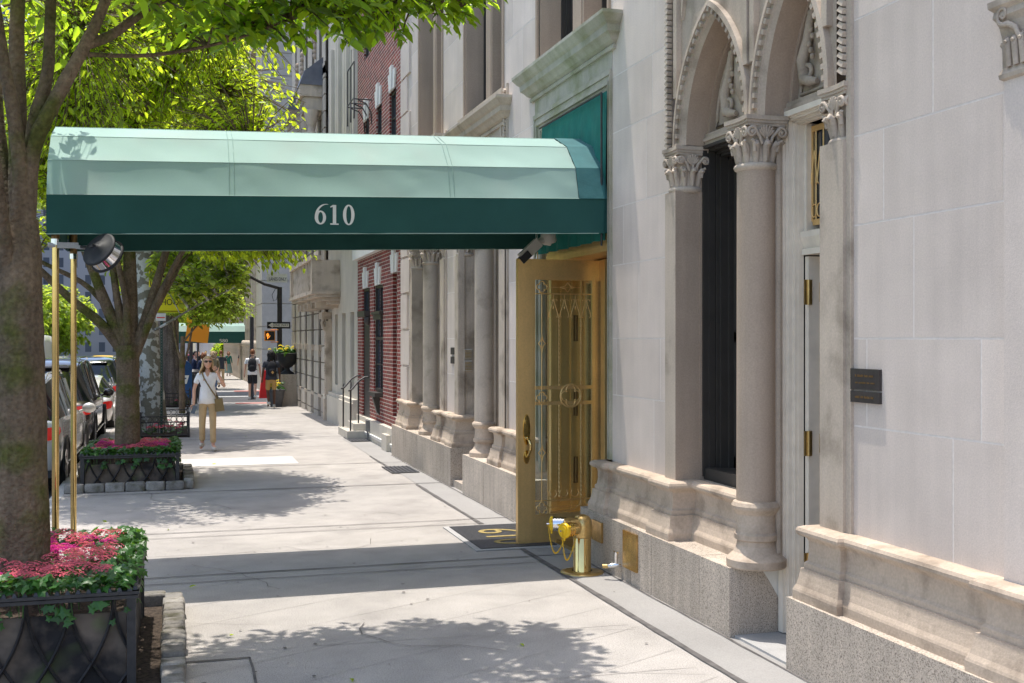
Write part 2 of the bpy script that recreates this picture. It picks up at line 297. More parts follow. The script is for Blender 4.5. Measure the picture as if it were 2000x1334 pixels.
def ln(x0,y0,x1,y1,wd,z=.008):
    n=max(2,int(math.hypot(x1-x0,y1-y0)/.25)); d=Vector((x1-x0,y1-y0)).normalized(); q=Vector((-d.y,d.x)); vs=[]
    for i in range(n+1):
        t=i/n; jw=wd/2*random.uniform(.75,1.25); j=random.uniform(-.004,.004); c=Vector((x0+(x1-x0)*t,y0+(y1-y0)*t))
        for sg in (-1,1): p=c+q*(sg*jw+j); vs.append((p.x,p.y,z+gz(p.y)))
    g.add(vs,[(2*i,2*i+1,2*i+3,2*i+2) for i in range(n)])
ln(3.22,2,3.22,11,.05); ln(3.22,12,3.22,15.5,.05); ln(3.22,16.8,3.22,19.5,.04)
for y in (5.32,10.08,12.35,15.6,18.4,23.6,28.5,33.5): ln(-1.4,y,3.6,y,.022 if y<13 else .03)
for y in (9.80,12.05): ln(-1.4,y,3.2,y,.014)
for x,y0,y1 in ((.45,4,7.4),(-.75,9,12)): ln(x,y0,x,y1,.018)
ln(-.2,7.4,.45,7.4,.02); ln(3.6,2,3.6,10,.018); ln(3.6,12,3.6,19.5,.018)
struct('pavement_joints',g,'joint')
g=MB()
for i in range(22):
    y=4.2+i*.62; ln(-.6,y-1.2,3.15,y+.75,.0045,.006)
for i in range(9):
    y=4.6+i*1.1; ln(-.4,y+.7,3.1,y-.55,.0035,.006)
for y in (6.5,7.6,11.1,14,17,20.5,22): ln(-.6,y,3.1,y-.1,.006,.006)
struct('pavement_scoring',g,'scratch')
g=MB(); random.seed(77)
for i in range(230):
    y=3.5+26*random.random()**1.5; x=random.uniform(-1.2,3.55); r=random.choice((.007,.009,.012,.016)); n=9
    g.add([(x+r*math.cos(2*PI*k/n)*random.uniform(.7,1.2),y+r*math.sin(2*PI*k/n)*random.uniform(.7,1.2),.0095+gz(y)) for k in range(n)],[tuple(range(n))])
for i in range(9):      # hairline cracks
    x,y=random.uniform(-.5,3),random.uniform(5,16); a=random.uniform(0,6)
    for k in range(9): x2=x+.16*math.cos(a); y2=y+.16*math.sin(a); ln(x,y,x2,y2,.006,.009); x,y=x2,y2; a+=random.uniform(-.6,.6)
struct('pavement_spots',g,'gum')
g=MB(); strip(g,2.4,6.5,50.1,50.9,.01); strip(g,1.9,4.2,38.7,39.3,.006); struct('tactile_paving',g,'tactile')
g=MB()
for y0,y1 in ((40.6,41),(48.6,49)): g.add([(-9,y0,-.16-.01*(y0-25)+.004),(4,y0,-.16-.01*(y0-25)+.004),(4,y1,-.16-.01*(y1-25)+.004),(-9,y1,-.16-.01*(y1-25)+.004)],[(0,1,2,3)])
for yy in range(-10,200,9): g.add([(-5.0,yy,-.152-max(0,.01*(yy-25))),(-4.9,yy,-.152-max(0,.01*(yy-25))),(-4.9,yy+3,-.152-max(0,.01*(yy-22))),(-5.0,yy+3,-.152-max(0,.01*(yy-22)))],[(0,1,2,3)])
struct('road_markings',g,'white')
g=MB(); strip(g,-19,-13,-20,38,-.02); strip(g,-19,-13,52,300,-.02); struct('median',g,'ivy')
g=MB(); strip(g,-45,-35,-40,400,0); struct('far_pavement',g,'walk')
# ================================================================ LIMESTONE BUILDING
B=thing('limestone_building','pale limestone building with pointed arches, carved columns and a bronze entrance door','building',(3.8,6,0))
XW=3.80
ZC=[.80,1.54,2.05,2.71,3.23,3.91,4.42,5.10,5.61,6.29,6.80,7.48,8.0,8.67,9.2,9.87,10.4,11.1,11.6,12.3]
RECTS=[(1.0,5.80,.80,12.3),(5.80,8.32,5.10,12.3),(8.32,9.56,.80,12.3),(9.64,11.74,4.42,4.97),(9.56,9.64,5.1,12.3),(11.74,12.95,5.1,12.3),(11.80,12.95,.80,5.1),
 (15.02,15.47,4.9,5.1),(12.95,13.12,4.9,5.1),(11.74,11.80,4.9,5.1),(9.56,9.64,4.9,5.1),(15.02,16.35,5.1,12.3),(15.47,16.2,.8,5.1),(12.95,13.12,5.1,12.3),(16.2,18.67,4.6,5.1),(18.03,19.6,5.1,12.3),(18.67,19.6,.8,5.1)]
fw=MB(); bk=MB()
for (y0,y1,z0,z1) in RECTS:
    bk.box(XW+.0008,XW+.42,y0,y1,z0,z1)
for r,(za,zb) in enumerate(zip(ZC,ZC[1:])):
    off=(0 if r%2 else .47)+.16*((r*7)%3); y=-.3+off; bw=[]
    while y<20: bw.append((y,y+(.96 if r%2 else .94))); y=bw[-1][1]
    for (y0,y1,z0,z1) in RECTS:
        for a,b in bw:
            p,q=max(a,y0),min(b,y1); lo,hi=max(za,z0),min(zb,z1)
            if q-p>.03 and hi-lo>.03:
                random.seed(int(a*100)+r*977); v=random.uniform(0,1)
                e=.0055; fw.add([(XW,p+(e if p==a else 0),lo+e),(XW,q-(e if q==b else 0),lo+e),(XW,q-(e if q==b else 0),hi-e),(XW,p+(e if p==a else 0),hi-e)],[(0,1,2,3)],var=v)
random.seed(5)
wall=fw.build('wall','lime',B,recalc=False); bk.build('mortar_bed','mortar',B)
MB().box(XW+.45,9,1,19.6,0,12.3).build('inner_core','dark',B)
# plinth
def plinth(y0,y1,z,cuts):
    pl=MB()
    ys=[y0]+cuts+[y1]
    for i,(a,b) in enumerate(zip(ys,ys[1:])): pl.box(3.62+.0015*(i%2),4.28,a+.005,b-.005,0,z,var=random.random())
    pl.box(3.632,4.27,y0+.004,y1-.004,0,z-.003,var=.3); pl.build('plinth','granite',B)
plinth(1.0,6.21,.45,[2.4,3.9]); plinth(6.95,9.92,.48,[7.42,8.28,8.7,9.72]); plinth(11.55,14.46,.52,[12.6,13.4]); plinth(15.13,19.58,.54,[16.3,17.4,18.6])
MB().box(3.66,4.2,14.46,15.13,0,.10).build('side_step','granite',B)
pt=MB(); pt.prism([(3.86,.47),(4.10,.47),(4.10,.03),(4.02,.0),(4.0,.25),(3.92,.38)],'y',6.9465,6.95); pt.build('paint_patch','white',B)
MB().box(3.66,4.3,6.21,6.95,-.01,.02).build('door_sill','kerb',B)
# base moulding
PR=[(-.02,.0),(.118,.0),(.118,.052),(.114,.066),(.102,.09),(.092,.13),(.086,.165),(.084,.19),(.068,.19),(.068,.225),(.052,.24),(.046,.29),(.048,.36),(.06,.385),(.09,.39),(.104,.405),(.106,.422),(.098,.44),(.07,.452),(.0,.455)]
def bm_(path,z0): return MB().sweep([(d,z+z0) for d,z in PR],path)
def base(path,z0,name='base_moulding',par=None):
    return bm_(path,z0).build(name,'base',par or B)
base([(3.755,1.0),(3.755,4.46),(XW,4.46),(XW,5.80),(3.76,5.80),(3.76,6.05),(4.05,6.05)],.45)
base([(3.955,7.0),(3.955,8.12),(3.76,8.12),(3.76,8.32),(XW,8.32),(XW,9.50),(3.76,9.50),(3.76,9.66),(4.1,9.66)],.48)
base([(4.0,11.7),(XW,11.8),(XW,12.95),(3.76,12.95),(3.76,13.2),(4.05,13.2)],.52)
base([(4.1,15.27),(3.76,15.27),(3.76,15.47),(XW,15.47),(XW,16.15),(3.76,16.15),(3.76,16.4),(4.05,16.4)],.53)
base([(3.955,17.4),(3.955,18.47),(3.76,18.47),(3.76,18.67),(XW,18.67),(XW,19.56)],.54)
# generic carved capital around local origin: half width hx (towards street) hy, height .36
def capital(hw,h=.36,seed=1,lop=1):
    c=MB(); k=hw/.15
    c.lathe([(.133*k,0),(.150*k,.012),(.156*k,.028),(.148*k,.042),(.133*k,.05)],n=28)
    c.lathe([(.124*k,.045),(.120*k,.15),(.125*k,.24),(.138*k,.30)],n=28)
    for i in range(12):      # lower tongue leaves curling outward
        a=2*PI*i/12; d=Vector((math.cos(a),math.sin(a),0)); r0=.118*k
        c.tube([d*r0+Vector((0,0,.05)),d*(r0+.010)+Vector((0,0,.11)),d*(r0+.018)+Vector((0,0,.155)),d*(r0+.045)+Vector((0,0,.175)),d*(r0+.055)+Vector((0,0,.16))],[.020*k,.026*k,.028*k,.026*k,.012],8)
    for i in range(4):       # palmette in the middle of every side
        a=PI/2*i; d=Vector((math.cos(a),math.sin(a),0)); t=Vector((-d.y,d.x,0))
        for j in range(-3,4):
            an=j*.42; c.tube([d*.127*k+Vector((0,0,.215)),d*.138*k+t*(math.sin(an)*.045)*k+Vector((0,0,.24+.035*math.cos(an))),d*.148*k+t*(math.sin(an)*.058)*k+Vector((0,0,.25+.05*math.cos(an)))],[.010,.013,.006],6)
        c.tube([d*.14*k+Vector((0,0,.06)),d*.15*k+Vector((0,0,.22))],.009,6)
    for i in range(4):       # a pair of volutes on each face
        a=PI/2*i; d=Vector((math.cos(a),math.sin(a),0)); t0=Vector((-d.y,d.x,0))
        for sg in (-1,1):
            t=t0*sg; D=.146*k; pts=[d*.135*k+t*.03*k+Vector((0,0,.17)),d*(D-.01)+t*.050*k+Vector((0,0,.225)),d*D+t*.085*k+Vector((0,0,.262))]
            cc=d*(D+.004)+t*.112*k+Vector((0,0,.248))
            for s in range(16):
                b=2.0-s*.58; rr=.038*(1-s/19)*k; pts.append(cc+t*(math.cos(b)*rr)+Vector((0,0,math.sin(b)*rr*.95)))
            c.tube(pts,[.012,.013,.013]+[.0125*(1-s/26) for s in range(16)],6)
            c.ell(cc,(.014,.014,.014),6,5)
            c.tube([d*.13*k+t*.085*k+Vector((0,0,.12)),d*.14*k+t*.09*k+Vector((0,0,.18)),d*.15*k+t*.115*k+Vector((0,0,.195))],[.016,.016,.010],6)
    q=.163*k; ab=[]
    for i in range(4):
        a=PI/2*i; p0=Vector((math.cos(a+PI/4),math.sin(a+PI/4)))*q*1.414; p1=Vector((math.cos(a+3*PI/4),math.sin(a+3*PI/4)))*q*1.414
        for j in range(6):
            t=j/6; p=p0.lerp(p1,t); p=p*(1-.10*math.sin(PI*t)); ab.append(p)
    for zz,sc_,hh in ((.295,.88,.02),(.315,.94,.02),(.335,1.0,.03)): c.prism([(p.x*sc_,p.y*sc_) for p in ab],'z',zz,zz+hh-.0005)
    return c
def place(mb,x,y,z,sx=1,sy=1): return mb.xf(Matrix.Translation((x,y,z))@Matrix.Diagonal((sx,sy,1,1)))
CPR=[(.20,0),(.205,.01),(.205,.055),(.19,.07),(.155,.10),(.135,.145),(.13,.18),(.15,.19),(.152,.225),(.14,.24),(.132,.30),(.134,.36),(.148,.38),(.165,.40),(.17,.42),(.158,.445),(.136,.455)]
def pcurve(w_,h,zs,yc,n=14):      # pointed arch points from low-y springing over the apex
    Rr=(w_*w_+h*h)/(2*w_); L=[]; am=math.asin(h/Rr)
    for i in range(n+1): a=am*i/n; L.append((yc-w_+Rr-Rr*math.cos(a),zs+Rr*math.sin(a)))
    return L+[(2*yc-y,z) for y,z in L[::-1][1:]]
def group(off,zb,near=False,left_door=False):
    yp0,yp1=8.12+off,8.32+off; yc=6.98+off; yk0,yk1=5.80+off,6.05+off
    p=MB(); p.box(3.76,3.965,yp0,yp1,zb+.42,3.21); p.box(3.965,4.02,yp0-.006,yp1,zb+.1,3.21); pil=p.build('pilaster','stonedark' if near else 'stone',B)
    MB().box(3.7585,3.80,yp0+.003,yp1-.003,zb+.43,3.20).build('shaft_face','stone',pil)
    place(capital(.125),3.90,yp0+.10,3.20,1.12,1.0).build('capital','stone',pil)
    c=MB(); c.lathe([(.137,zb+.44),(.135,1.6),(.133,3.21)],(3.84,yc,0),32); col=c.build('column','stonedark' if near else 'stone',B)
    cb_=MB()
    for a_,b_ in zip(CPR,CPR[1:]): cb_.lathe([(a_[0],a_[1]+zb),(b_[0],b_[1]+zb)],(3.84,yc,0),40)
    cb_.build('column_base','base',col,recalc=False)
    place(capital(.15),3.84,yc,3.20).build('capital','stone',col)
    q=MB(); q.box(3.955,4.10,yc-.10,yc+.14,zb,3.57); q.box(3.93,3.955,yc-.125,yc-.10,zb+.1,3.57); q.build('pier','stone',B)
    p=MB(); p.box(3.76,3.96,yk0,yk1,zb+.40,3.22); p.box(3.78,XW+.1,yk0-.05,yk0,zb+.42,5.1); k=p.build('colonnette','stone',B)
    place(capital(.125),3.90,yk0+.12,3.20,1.1,1.05).build('capital','stone',k)
    # arches
    for (ya,yb,kind) in ((yc,yp0+.10,'window'),(yk1-.07,yc,'door')):
        ym=(ya+yb)/2; hb=(yb-ya)/2; wi=hb-.12
        cu=pcurve(wi,.86,3.57,ym); so=MB()
        for (xa,xb,dw) in ((3.84,4.02,.0),(4.02,4.03,-.035),(4.03,4.07,-.035)):
            cc=pcurve(wi+dw,.86+dw*1.1,3.57,ym); vs=[(xa,y,z) for y,z in cc]+[(xb,y,z) for y,z in cc]; n=len(cc)
            so.add(vs,[(i,i+1,n+i+1,n+i) for i in range(n-1)],True)
        c2=pcurve(wi+.001,.86,3.57,ym); c3=pcurve(wi-.035,.822,3.57,ym); n=len(c2)
        so.add([(4.02,y,z) for y,z in c2]+[(4.02,y,z) for y,z in c3],[(i,i+1,n+i+1,n+i) for i in range(n-1)])
        ar=so.build('arch','stonedark',B,recalc=False)
        ri=MB()
        for d0,d1,x0,x1 in ((0,.03,3.84,3.815),(.03,.035,3.815,3.80),(.035,.075,3.80,3.80),(.075,.078,3.80,3.77),(.078,.115,3.77,3.775)):
            a=pcurve(wi+d0,.86+d0*1.2,3.57,ym); b=pcurve(wi+d1,.86+d1*1.2,3.57,ym); ri.add([(x0,y,z) for y,z in a]+[(x1,y,z) for y,z in b],[(i,i+1,n+i+1,n+i) for i in range(n-1)],False)
        b=pcurve(wi+.115,.86+.115*1.2,3.57,ym); ri.add([(3.775,y,z) for y,z in b]+[(3.83,y,z) for y,z in b],[(i,i+1,n+i+1,n+i) for i in range(n-1)])
        ri.build('archivolt','stone',ar,recalc=False)
        de=MB(); fine=pcurve(wi+.057,.86+.057*1.2,3.57,ym,60); acc=0; last=Vector(fine[0]); kk=0
        for i in range(1,len(fine)):
            pnt=Vector(fine[i]); acc+=(pnt-last).length
            if acc>.062: 
                acc=0; t=(pnt-last).normalized(); an=math.atan2(t.y,t.x); de.rbox((3.79,pnt.x,pnt.y),(.03,.034,.034),(an,0,0))
            last=pnt
        de.build('billet_moulding','stone',ar)
        # spandrel
        sp=MB(); oc=pcurve(wi+.10,.86+.12,3.57,ym,16); xs=XW+.02
        for (a,b) in zip(oc,oc[1:]): sp.add([(xs,a[0],a[1]),(xs,b[0],b[1]),(xs,b[0],5.10),(xs,a[0],5.10)],[(0,1,2,3)])
        sp.add([(xs,ym-hb-.02,3.5),(xs,oc[0][0],3.5),(xs,oc[0][0],5.1),(xs,ym-hb-.02,5.1)],[(0,1,2,3)]); sp.add([(xs,oc[-1][0],3.5),(xs,ym+hb+.02,3.5),(xs,ym+hb+.02,5.1),(xs,oc[-1][0],5.1)],[(0,1,2,3)])
        for sg in (-1,1):
            e=ym+sg*(hb-.02); sp.prism([(min(e,e-sg*.06),3.95),(max(e,e-sg*.06),3.95),(max(e,e-sg*.06),5.08),(min(e,e-sg*.06),5.08)],'x',3.775,xs) 
            ee=ym+sg*(hb-.13); sp.prism([(ee,4.55),(ee-sg*.02,4.62),(ee-sg*.16,5.05),(ee,5.05)],'x',3.79,xs)
        sp.box(3.78,xs,ym-hb,ym+hb,5.02,5.1); sp.build('spandrel','stone',ar,recalc=False)
        # tympanum with carving
        ty=MB(); cc=pcurve(wi-.03,.82,3.57,ym); ty.add([(4.07,y,z) for y,z in cc],[list(range(len(cc)))]); ty.box(4.0,4.1,ym-wi,ym+wi,3.57,3.66); ty.box(3.985,4.0,ym-wi,ym+wi,3.60,3.625)
        ci=pcurve(wi-.10,.62,3.70,ym); ty.tube([(4.06,y,z) for y,z in ci]+[(4.06,ci[0][0],ci[0][1])],.014,6); tym=ty.build('tympanum','stone',ar,recalc=False)
        rl=MB(); zc=4.02
        sh=[(-.09,.17),(-.06,.14),(0,.16),(.06,.14),(.09,.17),(.10,.02),(.07,-.10),(0,-.21),(-.07,-.10),(-.10,.02)]
        rl.add([(4.01,ym,zc)]+[(4.045,ym+a,zc+b) for a,b in sh]+[(4.07,ym+a*1.05,zc+b*1.05) for a,b in sh],[(0,1+i,1+(i+1)%10) for i in range(10)]+[(1+i,11+i,11+(i+1)%10,1+(i+1)%10) for i in range(10)],True)
        rl.ell((4.03,ym,zc+.30),(.035,.05,.06)); 
        for sg in (-1,1):
            pts=[]; 
            for s in range(20):
                b=s*.42; rr=.055*(1-s/26); pts.append((4.045,ym+sg*(.17-.0)+math.cos(b)*rr*sg,3.83+math.sin(b)*rr))
            rl.tube(pts,[.020*(1-s/30) for s in range(20)],7)
            rl.tube([(4.045,ym+sg*.21,3.80),(4.03,ym+sg*.22,3.92),(4.035,ym+sg*.16,4.05),(4.03,ym+sg*.12,4.18),(4.04,ym+sg*.07,4.28)],[.045,.040,.034,.026,.012],8)
            rl.tube([(4.045,ym+sg*.06,3.75),(4.03,ym+sg*.13,3.76),(4.03,ym+sg*.20,3.79),(4.045,ym+sg*.26,3.77)],[.020,.036,.036,.014],8)
            for j in range(9):
                zz=3.86+j*.05; rl.ell((4.03,ym+sg*(.235-.018*j)+random.uniform(-.01,.01),zz),(.022,.02+.008*(j%2),.026))
            for j in range(6): rl.ell((4.035,ym+sg*(.10+.02*(j%3)),3.92+j*.045),(.018,.016,.022))
        rl.build('relief_carving','stone',ar)
    # twisted rope strips beside the arches
    rp=MB()
    for yy,z0 in ((yp1-.035,3.56),(yk0+.02,3.60)):
        n=int((5.08-z0)/.045)
        for i in range(n): rp.rbox((3.775,yy,z0+.03+i*.045),(.05,.062,.030),(.55,0,0),taper=.8)
    rp.build('rope_moulding','stone',B)
    # deep recess linings
    q=MB(); q.box(3.97,4.3,yp0,yp0+.12,zb+.3,3.6); q.build('reveal','stonedark',B)
    if not left_door:
        q=MB()     # window between pilaster and column
        for i,(xa,xb,t) in enumerate(((3.985,4.03,.025),(4.03,4.08,.045),(4.085,4.11,.065),(4.11,4.17,.085),(4.17,4.21,.11))):
            for (a,b,c_,d) in ((yp0-t,yp0,zb+.48,3.57),(yc+.12,yc+.14+t,zb+.48,3.57)): q.box(xa,xb,a,b,c_,d)
            q.box(xa,xb,yc+.1,yp0,3.57-t,3.57)
        q.box(4.0,4.3,yc+.1,yp0,zb+.455,zb+.55); wn=q.build('window','dkframe',B)
        s=MB(); s.box(4.21,4.25,yc+.2,yp0-.11,2.02,2.10); s.box(4.21,4.25,yp0-.17,yp0-.11,zb+.55,3.45); s.box(4.21,4.25,yc+.2,yp0-.11,zb+.55,zb+.64); s.build('sash','dkframe',wn)
        MB().box(4.235,4.24,yc+.1,yp0-.11,zb+.6,3.45).build('pane','glass',wn)
        q=MB(); q.box(4.0,4.2,yc+.1,yp0,zb,zb+.46); q.build('window_breast','base',B)
    else: MB().box(4.2,4.25,yc+.1,yp0,.1,3.57).build('side_door','dkframe',B)
group(0,.48,near=True); group(7.15,.52,left_door=True); group(10.35,.54)
# near cream doorway (between column and colonnette)
q=MB(); yl,yr=6.885,6.13
for (xa,xb,t) in ((3.985,4.005,.008),(4.006,4.018,.016),(4.019,4.045,.030),(4.046,4.054,.036),(4.055,4.075,.046),(4.076,4.082,.050),(4.083,4.12,.056)):
    q.box(xa,xb,yl-t,yl+.05,.03,3.57); q.box(xa,xb,yr-.1,yr+t,.03,3.57); q.box(xa,xb,yr,yl,3.57-t,3.60)
fr=q.build('door_frame','cream',B)
q=MB(); q.box(4.122,4.28,6.80,6.86,2.72,3.52)
q.box(4.10,4.33,6.15,6.822,2.62,2.66); q.prism([(4.09,2.74),(4.09,2.78),(4.33,2.80),(4.33,2.66),(4.12,2.66)],'y',6.15,6.826); q.build('transom_bar','cream',fr)
dl=MB(); dl.box(4.125,4.215,6.775,6.82,.04,2.61).box(4.34,4.38,6.15,6.7,.04,2.61); dr=dl.build('cream_door','cream',B)
q=MB()
for z in (.42,1.25,2.28): 
    q.tube([(4.122,6.768,z),(4.122,6.768,z+.17)],.013,10); q.box(4.09,4.15,6.771,6.776,z,z+.17); q.box(4.205,4.222,6.758,6.772,z+.02,z+.15)
q.build('hinge','brassold',dr)
q=MB(); q.box(4.217,4.262,6.765,6.81,.04,2.6); q.build('bronze_edge','bronze',dr)
q=MB(); q.box(4.16,4.175,6.782,6.798,2.85,3.50); q.box(4.16,4.175,6.2,6.782,3.46,3.50); q.box(4.16,4.175,6.2,6.782,2.82,2.86)
for yy in (6.75,6.66,6.56): q.tube([(4.168,yy,2.86),(4.168,yy,3.46)],.006,6)
for yy in (6.765,6.70): q.tube([(4.162,yy+.03*math.cos(a/12*2*PI),2.92+.045*math.sin(a/12*2*PI)) for a in range(13)],.006,6)
for yy in (6.765,6.69): 
    for sg in (-1,1): q.tube([(4.162,yy,3.33),(4.162,yy+sg*.015,3.25),(4.162,yy+sg*.04,3.12),(4.162,yy+sg*.02,3.10)],.006,6)
q.build('transom_grille','bronze',fr); MB().box(4.19,4.195,6.2,6.79,2.83,3.5).build('transom_glass','blueglass',fr)
# right hand pilaster with capital and its shaft at the picture edge
p=MB(); p.box(3.765,XW+.02,1.2,4.46,.88,3.28); rp=p.build('wide_pilaster','lime',B)
cp=MB(); cp.sweep([(0,0),(.035,.01),(.042,.03),(.02,.05),(.01,.06),(.012,.2),(.04,.27),(.06,.285),(.085,.30),(.075,.33),(.12,.35),(.125,.38),(0,.385)],[(3.70,2),(3.70,4.48),(XW,4.48)])
cp.xf(Matrix.Translation((0,0,3.27)))
cp.xf(Matrix.Translation((3.765,4.46,0))@Matrix.Diagonal((.42,.42,1,1))@Matrix.Translation((-3.70,-4.48,0))); N0_=len(cp.v)
for yy in [4.44-.055*i for i in range(14)]: cp.tube([(3.685,yy,3.33),(3.675,yy,3.42),(3.66,yy,3.455),(3.645,yy,3.44)],[.020,.024,.022,.012],7)
for i in range(2): cp.tube([(3.72+.035*i,4.495,3.33),(3.72+.035*i,4.50,3.43),(3.72+.035*i,4.53,3.45)],[.016,.020,.012],7)
for yy,sg in ((4.46,1),(4.0,-1)):
    pts=[(3.67,yy-sg*.12,3.44),(3.655,yy-sg*.09,3.50),(3.65,yy-sg*.04,3.525)]
    for s in range(15): b=-1.6+s*.55; rr=.048*(1-s/18); pts.append((3.645,yy+math.cos(b)*rr*sg,3.575+math.sin(b)*rr))
    cp.tube(pts,[.015]*3+[.013*(1-s/24) for s in range(15)],7)
for j in range(5): cp.ell((3.66,4.24+.02*math.sin(j*2),3.42+j*.042),(.03,.028+.008*(j%2),.03))
cp.xf(Matrix.Translation((3.762,4.445,0))@Matrix.Diagonal((.6,.85,1,1))@Matrix.Translation((-3.70,-4.48,0)),N0_)
cp.build('capital','stone',rp)
# door surround, cornices, upper windows
CN=[(0,0),(.03,.0),(.035,.03),(.02,.05),(.06,.07),(.09,.11),(.12,.13),(.125,.19),(.15,.21),(.18,.25),(.195,.27),(.195,.30),(0,.315)]
def cornice(y0,y1,z0,x=XW,s=1,m='mossy'): return MB().sweep([(d*s,z0+z*s) for d,z in CN],[(x+.1,y0),(x,y0),(x,y1),(x+.1,y1)]).build('cornice',m,B)
cornice(9.50,11.93,4.67); cornice(12.95,15.40,4.63,m='stone'); cornice(16.25,18.7,4.75,m='stone')
def nested(y0,y1,z1,zt,steps,m):
    q=MB()
    for (t0,t1,x) in steps:
        q.box(x,XW+.05,y0+t0*.35,y0+t1*.35,.95,z1-t0); q.box(x,XW+.05,y1-t1,y1-t0,.6,z1-t0); q.box(x,XW+.05,y0+t1*.35,y1-t1,z1-t1,z1-t0)
    q.box(XW-.004,XW+.05,y0,y1,z1+.001,zt); return q.build('door_surround',m,B)
nested(9.56,11.86,4.50,4.68,((0,.045,3.77),(.046,.10,3.785),(.101,.13,3.765),(.131,.19,3.79),(.191,.21,3.80)),'mossy')
nested(12.95,15.40,4.50,4.64,((0,.05,3.77),(.05,.12,3.785),(.12,.15,3.77)),'stone')
def upwin(y0,y1,ym0,ym1,z0):
    q=MB(); q.box(3.81,4.2,y1,y1+.02,z0,12.3); q.box(3.81,4.2,y0-.02,y0,z0,12.3); q.box(3.86,4.2,ym0,ym1,z0,12.3); q.box(3.85,3.86,ym0+.04,ym1-.04,z0,12.3)
    q.box(3.775,XW+.03,y0-.06,y0-.02,z0,12.3); q.box(3.775,XW+.03,y1+.02,y1+.07,z0,12.3); w_=q.build('upper_window','stonedark',B)
    q=MB()
    for a,b in ((y0,ym0),(ym1,y1)):
        for t,xa,xb in ((.03,4.05,4.1),(.05,4.1,4.15),(.08,4.15,4.197)): q.box(xa,xb,b-t,b-.003,z0+.002,12.29); q.box(xa,xb,a+.003,a+t,z0+.002,12.29)
        for z in (6.9,9.2): q.box(4.165,4.19,a+.01,b-.01,z,z+.07)
    q.build('window_frame','dkframe',w_); MB().box(4.19,4.195,y0,y1,z0,12.3).build('pane','blueglass',w_)
upwin(9.66,11.72,10.48,10.80,4.98); upwin(13.14,14.98,13.85,14.15,4.95); upwin(16.4,18.0,17.05,17.3,5.05)
# quoins at the far corner
q=MB()
for i in range(12):
    z=.98+i*.62; q.box(3.765,XW+.02,18.75 if i%2 else 18.95,19.5,z,z+.58)
q.build('quoins','lime',B)
# vestibule behind the bronze door
MB().box(4.9,4.95,9.57,12,0,4.37).build('vestibule_wall','dark',B); MB().box(3.9,4.95,9.5,9.56,0,4.37).build('vestibule_wall','dark',B); MB().box(3.9,4.95,9.5,12,4.38,4.44).build('vestibule_ceiling','dark',B)
q=MB(); q.box(3.83,4.75,11.44,11.52,.02,2.86); q.box(3.83,3.90,11.40,11.44,.02,2.86); q.box(4.06,4.09,11.41,11.44,.02,2.86); q.box(4.20,4.24,11.40,11.44,.02,2.86); q.box(3.95,4.02,11.425,11.44,.3,2.6)
q.box(3.815,4.7,9.70,11.5,2.93,3.30); q.box(3.805,4.0,9.70,11.5,2.90,2.93); q.box(3.81,4.6,9.72,11.5,2.86,2.90); jb=q.build('bronze_jamb','bronze',B)
q=MB()
for z in (.50,1.22,2.02): q.tube([(4.11,11.395,z),(4.11,11.395,z+.28)],.014,8); q.box(4.085,4.135,11.40,11.412,z,z+.28)
q.build('hinge','bronzed',jb)
MB().box(3.64,4.9,9.95,11.5,0,.035).build('threshold','brassold',B)
def twisted(mb,p0,p1,r=.011,n=None):
    p0=Vector(p0);p1=Vector(p1); L=(p1-p0).length; n=int(L/.012); pts=[p0.lerp(p1,i/n) for i in range(n+1)]
    return mb.tube(pts,r,4,twist=.42,flat=.45)
def ring(mb,c,r,ax,tr=.006,a0=0,a1=2*PI,n=20,ry=None): return mb.tube([(c[0]+ax.x*r*math.cos(a0+(a1-a0)*i/n),c[1]+ax.y*r*math.cos(a0+(a1-a0)*i/n),c[2]+(ry or r)*math.sin(a0+(a1-a0)*i/n)) for i in range(n+1)],tr,6)
